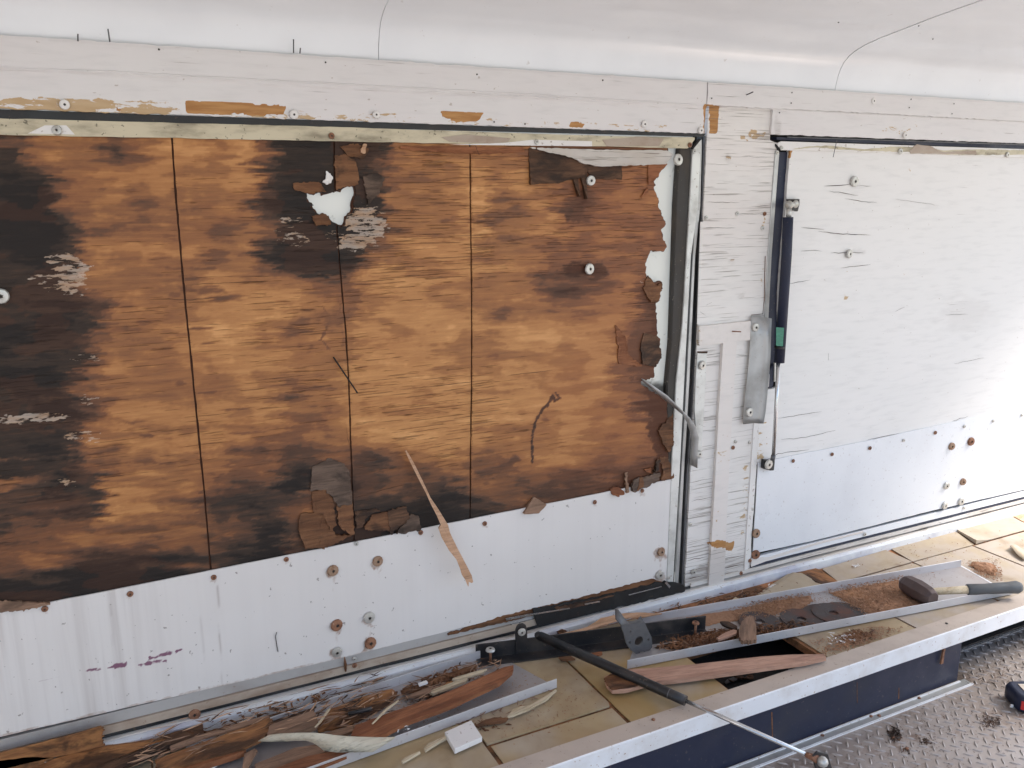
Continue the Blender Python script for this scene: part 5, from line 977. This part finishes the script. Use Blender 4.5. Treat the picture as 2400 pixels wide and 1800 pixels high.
# dark bolt / pencil in the channel
o=tube('steel_pin',[SP(p,.020) for p in c2((1842,765),(2085,712))],[.0040,.0045],'blk',None,10); tag(o,'short black steel pin lying on the orange scrap in the left channel','steel pin')
o=tube('orange_reflection',[SP(p,.004) for p in b4((288,1134),(450,1105),(640,1066),(760,1045))],.0013,'pinewood',None,6); tag(o,'orange reflection along the front edge of the long channel, built as a thin rod','splinter','thin splinters on the shelf')  # orange reflection on the channel lip, modelled as a thin rod
# tape measure on the floor
tm=empty('tape_measure',FP((2400,1660)),'black and red tape measure lying on the tread plate floor','tape measure')
Cn=FP((2412,1652)); an=math.radians(-28); Rr=.043; V=[];Fs=[]; N=28
lev=((0,.93),(.004,1),(.030,1),(.037,.93),(.040,.80))
for z,k in lev:
    for j in range(N):
        t=2*math.pi*j/N; rr=Rr*k/ (abs(math.cos(t))**5+abs(math.sin(t))**5)**.2; x=rr*math.cos(t)*1.05; y=rr*math.sin(t)*.92
        V.append((Cn[0]+x*math.cos(an)-y*math.sin(an),Cn[1]+x*math.sin(an)+y*math.cos(an),ZF+.002+z))
for i in range(len(lev)-1):
    for j in range(N): Fs.append([i*N+j,i*N+(j+1)%N,(i+1)*N+(j+1)%N,(i+1)*N+j])
Fs+=[list(range(N))[::-1],list(range((len(lev)-1)*N,len(lev)*N))]
o=fixn(obj('case',V,Fs,'navy',tm)); [setattr(p,'use_smooth',len(p.vertices)==4) for p in o.data.polygons]
def onside(t,z): 
    rr=Rr*1.015/(abs(math.cos(t))**5+abs(math.sin(t))**5)**.2; x=rr*math.cos(t)*1.05; y=rr*math.sin(t)*.92; return (Cn[0]+x*math.cos(an)-y*math.sin(an),Cn[1]+x*math.sin(an)+y*math.cos(an),ZF+.002+z)
for t0 in (-2.35,-1.95,-1.5): plate('red_rib',[onside(t0,.008),onside(t0+.16,.008),onside(t0+.16,.030),onside(t0,.030)],(0,.002,0),'red',tm,.0008)
plate('top_label',[(Cn[0]+a*math.cos(an)-b*math.sin(an),Cn[1]+a*math.sin(an)+b*math.cos(an),ZF+.0430) for a,b in ((-.022,-.016),(.02,-.016),(.02,.018),(-.022,.018))],(0,0,.0008),'labelm',tm)
q=onside(math.pi+.35,.006); ball('tape_hook',(q[0]-.006,q[1],q[2]),.006,'lipf',tm,(1,.7,.8),1)
# sawdust, grains and chips: nobody could count them
def grains(name,regions,mat,seed,z0=None,par=None,fl=True,kind='stuff'):
    r=np.random.default_rng(seed); V=[];Fs=[]
    for pts,n,s0,s1,h0,h1,conv in regions:
        P=np.array([conv(p)[:2] for p in pts]); lo,hi=P.min(0),P.max(0); c=P.mean(0); z=conv(pts[0])[2]; k=0;tries=0
        while k<n and tries<n*8:
            tries+=1; q=r.uniform(lo,hi) if r.random()<.45 else c+(r.normal(0,.33,2))*(hi-lo)/2
            if not inside(np.array([q[0]]),np.array([q[1]]),P.tolist())[0]: continue
            k+=1; s=r.uniform(s0,s1); a=r.uniform(0,6.3); ln=s*r.uniform(1,2.6) if fl else s; dz=r.uniform(h0,h1); n0=len(V)
            tx,ty=math.cos(a),math.sin(a); ti=r.uniform(-.35,.35)
            for u_,v_,w_ in ((-ln,-s*.4,0),(ln,-s*.3,ti*ln),(ln*.8,s*.4,ti*ln+s*.3),(-ln*.7,s*.5,s*.25),(0,0,s*.55+abs(ti)*ln*.5)):
                V.append((q[0]+u_*tx-v_*ty,q[1]+u_*ty+v_*tx,z+dz+w_))
            Fs+=[[n0,n0+1,n0+4],[n0+1,n0+2,n0+4],[n0+2,n0+3,n0+4],[n0+3,n0,n0+4],[n0,n0+3,n0+2,n0+1]]
    o=obj(name,V,Fs,mat,par); o['kind']=kind; return o
def mound(name,px,hmax,mat,base,conv,seed,cell=.004,par=None,label=None):
    P=[tuple(conv(p)[:2]) for p in px]; z=conv(px[0])[2]; P=jag(P,.006,.0016,seed)
    def rel(X,Y): d,_,_=sdist(X,Y,P); return hmax*np.clip(d/.03,0,1)**.7*(.35+.9*fbm(X*70,Y*70,seed))
    o=gridsurf(name,P,[],cell,0,.0,mat,par,None,rel,'s',z-.0006); o['kind']='stuff'; return o
s_=lambda p:SP(p,.0035); f_=lambda p:FP(p,.0005)
mound('sawdust_heap',c7((900,770),(1150,720),(1500,650),(1800,600),(1990,760),(2130,940),(1800,1010),(1480,1080),(1300,960),(1150,900),(1040,830)),.007,'dust',0,s_,1)
mound('sawdust_heap',c7((-300,980),(0,915),(350,850),(650,800),(690,870),(600,960),(350,1010),(150,1060),(-100,1100),(-300,1060)),.007,'dust',0,s_,2)
mound('sawdust_heap',b5((1630,770),(1700,735),(1800,740),(1900,760),(1935,820),(1920,880),(1840,860),(1740,820)),.014,'dust',0,lambda p:SP(p,.001),3,.003)
mound('sawdust_heap',b4((470,990),(700,930),(960,870),(1200,850),(1400,860),(1480,880),(1300,930),(1000,1000),(850,1010),(640,1000)),.006,'rot',0,s_,4)
mound('sawdust_heap',b4((700,740),(950,690),(1250,650),(1420,690),(1380,760),(1100,760),(950,800)),.004,'dust',0,s_,7)
grains('sawdust',[(c7((-1300,1350),(-1200,1150),(0,870),(2150,500),(2500,650),(2200,950),(0,1400)),2200,.0004,.0012,.0005,.002,s_),(b2((650,1180),(1250,800),(1950,600),(2500,700),(1800,1000),(700,1430)),900,.0004,.0014,.0005,.002,s_),(c7((850,740),(1900,560),(2150,950),(1400,1110),(1000,850)),2600,.0009,.0024,.001,.008,s_),(c7((-400,1000),(0,880),(700,760),(720,900),(300,1100),(-300,1150)),1500,.0009,.0024,.001,.007,s_),
  (b5((1560,740),(1960,700),(2000,960),(1880,960),(1700,860)),700,.0008,.002,.001,.006,lambda p:SP(p,.001)),(c7((640,1400),(1400,1230),(2000,1200),(1300,1480),(860,1620)),900,.0008,.0026,.0005,.002,lambda p:SP(p,.001)),
  (b5((100,560),(2212,240),(2212,900),(1300,900),(400,900)),160,.0008,.002,.0005,.001,lambda p:SP(p,.002)),(b3((300,1300),(900,760),(1400,1000),(1500,1200),(500,1500)),200,.0006,.0018,.0005,.001,lambda p:SP(p,.002))],'dust',8)
grains('wood_crumbs',[(b4((480,1000),(700,900),(1000,860),(1480,850),(1500,900),(1000,1010),(700,1020)),650,.0016,.0060,.001,.010,s_),(b4((1380,800),(1900,780),(1900,850),(1500,900),(1380,900)),160,.0015,.0055,.003,.012,s_),
  (b2((1250,800),(1800,600),(1880,640),(1500,830),(1300,900)),160,.0015,.006,.001,.010,s_),(c2((0,800),(2212,380),(2212,520),(1000,900),(0,1200)),130,.0015,.0065,.004,.016,s_),
  (b4((900,600),(1400,500),(1800,420),(1750,480),(1300,560),(950,640)),300,.0014,.0045,.0,.004,lambda p:SP(p,.0)),(c7((1000,1280),(1500,1230),(1500,1380),(1050,1480)),120,.0015,.0045,.0,.004,lambda p:SP(p,.001)),(b3((0,1250),(500,1200),(560,1300),(0,1400)),60,.0012,.004,.0,.002,lambda p:SP(p,.001))],'rot2',9)
grains('floor_litter',[(c6((1150,1050),(1650,1000),(1600,1300),(1300,1350)),200,.0007,.0020,.0,.003,f_),(c6((0,1480),(350,1500),(330,1620),(50,1620)),80,.0007,.002,0,.001,f_),(b6((1650,470),(2212,300),(2212,700),(1900,760),(1700,640)),300,.0005,.0018,0,.002,f_),
  (b6((400,1200),(1600,700),(2212,900),(2212,1380),(700,1380)),420,.0005,.0016,0,.0015,f_),(b6((1030,1040),(1120,1020),(1150,1150),(1060,1160)),90,.0012,.004,0,.004,f_),(b6((1150,1190),(1230,1190),(1230,1260),(1160,1260)),40,.0007,.002,0,.001,f_)],'rot',10)
grains('pale_crumbs',[(c7((850,1300),(1250,1250),(1250,1430),(900,1500)),45,.0012,.0036,.001,.003,lambda p:SP(p,.001)),(b5((430,760),(500,760),(500,810),(440,810)),14,.0012,.0032,0,.002,lambda p:SP(p,.002)),(b2((1200,1180),(1300,1180),(1350,1240),(1180,1240)),24,.001,.003,.02,.022,lambda p:SP(p,.001)),(c7((110,680),(190,680),(190,730),(120,730)),20,.001,.003,.004,.007,lambda p:SP(p,.001))],'white',11)

def slivers(name,regions,mat,seed):
    r=np.random.default_rng(seed); V=[];Fs=[]
    for pts,n,l0,l1,h0,h1,ang,sp_ in regions:
        P=np.array([SP(p)[:2] for p in pts]); lo,hi=P.min(0),P.max(0); k=0;tr=0
        while k<n and tr<n*20:
            tr+=1; q=r.uniform(lo,hi)
            if not inside(np.array([q[0]]),np.array([q[1]]),P.tolist())[0]: continue
            k+=1; a=math.radians(ang+r.normal(0,sp_)); L=r.uniform(l0,l1); w_=r.uniform(.0006,.0022); h=ZS+r.uniform(h0,h1); tl=r.normal(0,.08)*L; n0=len(V); bx=r.normal(0,.12)*L
            for s_1,ww,bb in ((-1,.25,0),(-.3,1,bx),(.4,.9,bx*.8),(1,.12,0)):
                for m_1,dz in ((-1,0),(1,0),(0,1)):
                    V.append((q[0]+s_1*L*math.cos(a)-(m_1*w_*ww+bb)*math.sin(a),q[1]+s_1*L*math.sin(a)+(m_1*w_*ww+bb)*math.cos(a),h+s_1*tl+dz*w_*ww*.9))
            for i in range(3):
                for j in range(3): a0=n0+i*3+j; b0=n0+i*3+(j+1)%3; Fs.append([a0,b0,b0+3,a0+3])
            Fs+=[[n0,n0+2,n0+1],[n0+9,n0+10,n0+11]]
    o=obj(name,V,Fs,mat,None); o['kind']='stuff'; fixn(o); return o
LFT=c2((-380,1250),(0,950),(1000,800),(2212,430),(2212,700),(1500,1000),(300,1327),(-380,1400)); CHN=b2((560,1130),(1250,800),(1950,560),(2200,600),(1300,1050),(820,1200)); MID=b4((450,1010),(1000,860),(1480,860),(1480,900),(700,1040)); BK=b4((-400,760),(0,700),(600,600),(1400,480),(1700,400),(1500,520),(600,690),(0,790))
slivers('fine_splinters',[(LFT,90,.006,.032,.018,.036,8,16),(CHN,60,.004,.022,.006,.02,10,28),(MID,60,.004,.014,.004,.012,10,45),(BK,40,.004,.02,.001,.006,8,25),(b3((0,1250),(500,1150),(930,980),(900,1060),(500,1260),(100,1400)),18,.004,.014,.001,.006,10,35)],'greywood',21)
slivers('fine_splinters',[(LFT,60,.006,.026,.02,.034,8,20),(CHN,40,.004,.016,.006,.02,10,40),(MID,30,.003,.010,.004,.012,10,45),(c7((900,760),(1900,650),(2000,950),(1400,1060)),40,.002,.006,.007,.011,10,60)],'pinewood',22)
slivers('fine_splinters',[(LFT,70,.005,.03,.016,.034,8,22),(CHN,50,.004,.016,.004,.018,10,40),(BK,60,.004,.016,.001,.006,8,30)],'rot',23)
# fuzz of torn fibres along the saw cuts of the bare plywood
def fuzz(g,n,seed,par):
    r=np.random.default_rng(seed); V=[];Fs=[]; Wg=[WP(p,.0028) for p in g]
    for k in range(n):
        i=r.integers(0,len(Wg)-1); f_2=r.random(); p=Wg[i]+(Wg[i+1]-Wg[i])*f_2+np.array((r.normal(0,.0012),0,0)); L=r.uniform(.0012,.0045); a=r.uniform(-.6,.6)+(math.pi if r.random()<.5 else 0); n0=len(V)
        V+=[p+np.array((0,0,-.00035)),p+np.array((0,0,.00035)),p+np.array((L*math.cos(a),-.0012,L*math.sin(a)))]; V+=[p+np.array((0,-.0006,0))]; Fs+=[[n0,n0+1,n0+2],[n0,n0+2,n0+3],[n0+1,n0+3,n0+2]]
    o=obj('torn_fibres',V,Fs,'rot',par); o['kind']='stuff'
fuzz(G3,420,31,ldoor); fuzz(G1,90,32,ldoor); fuzz(G2[4:],120,33,ldoor)
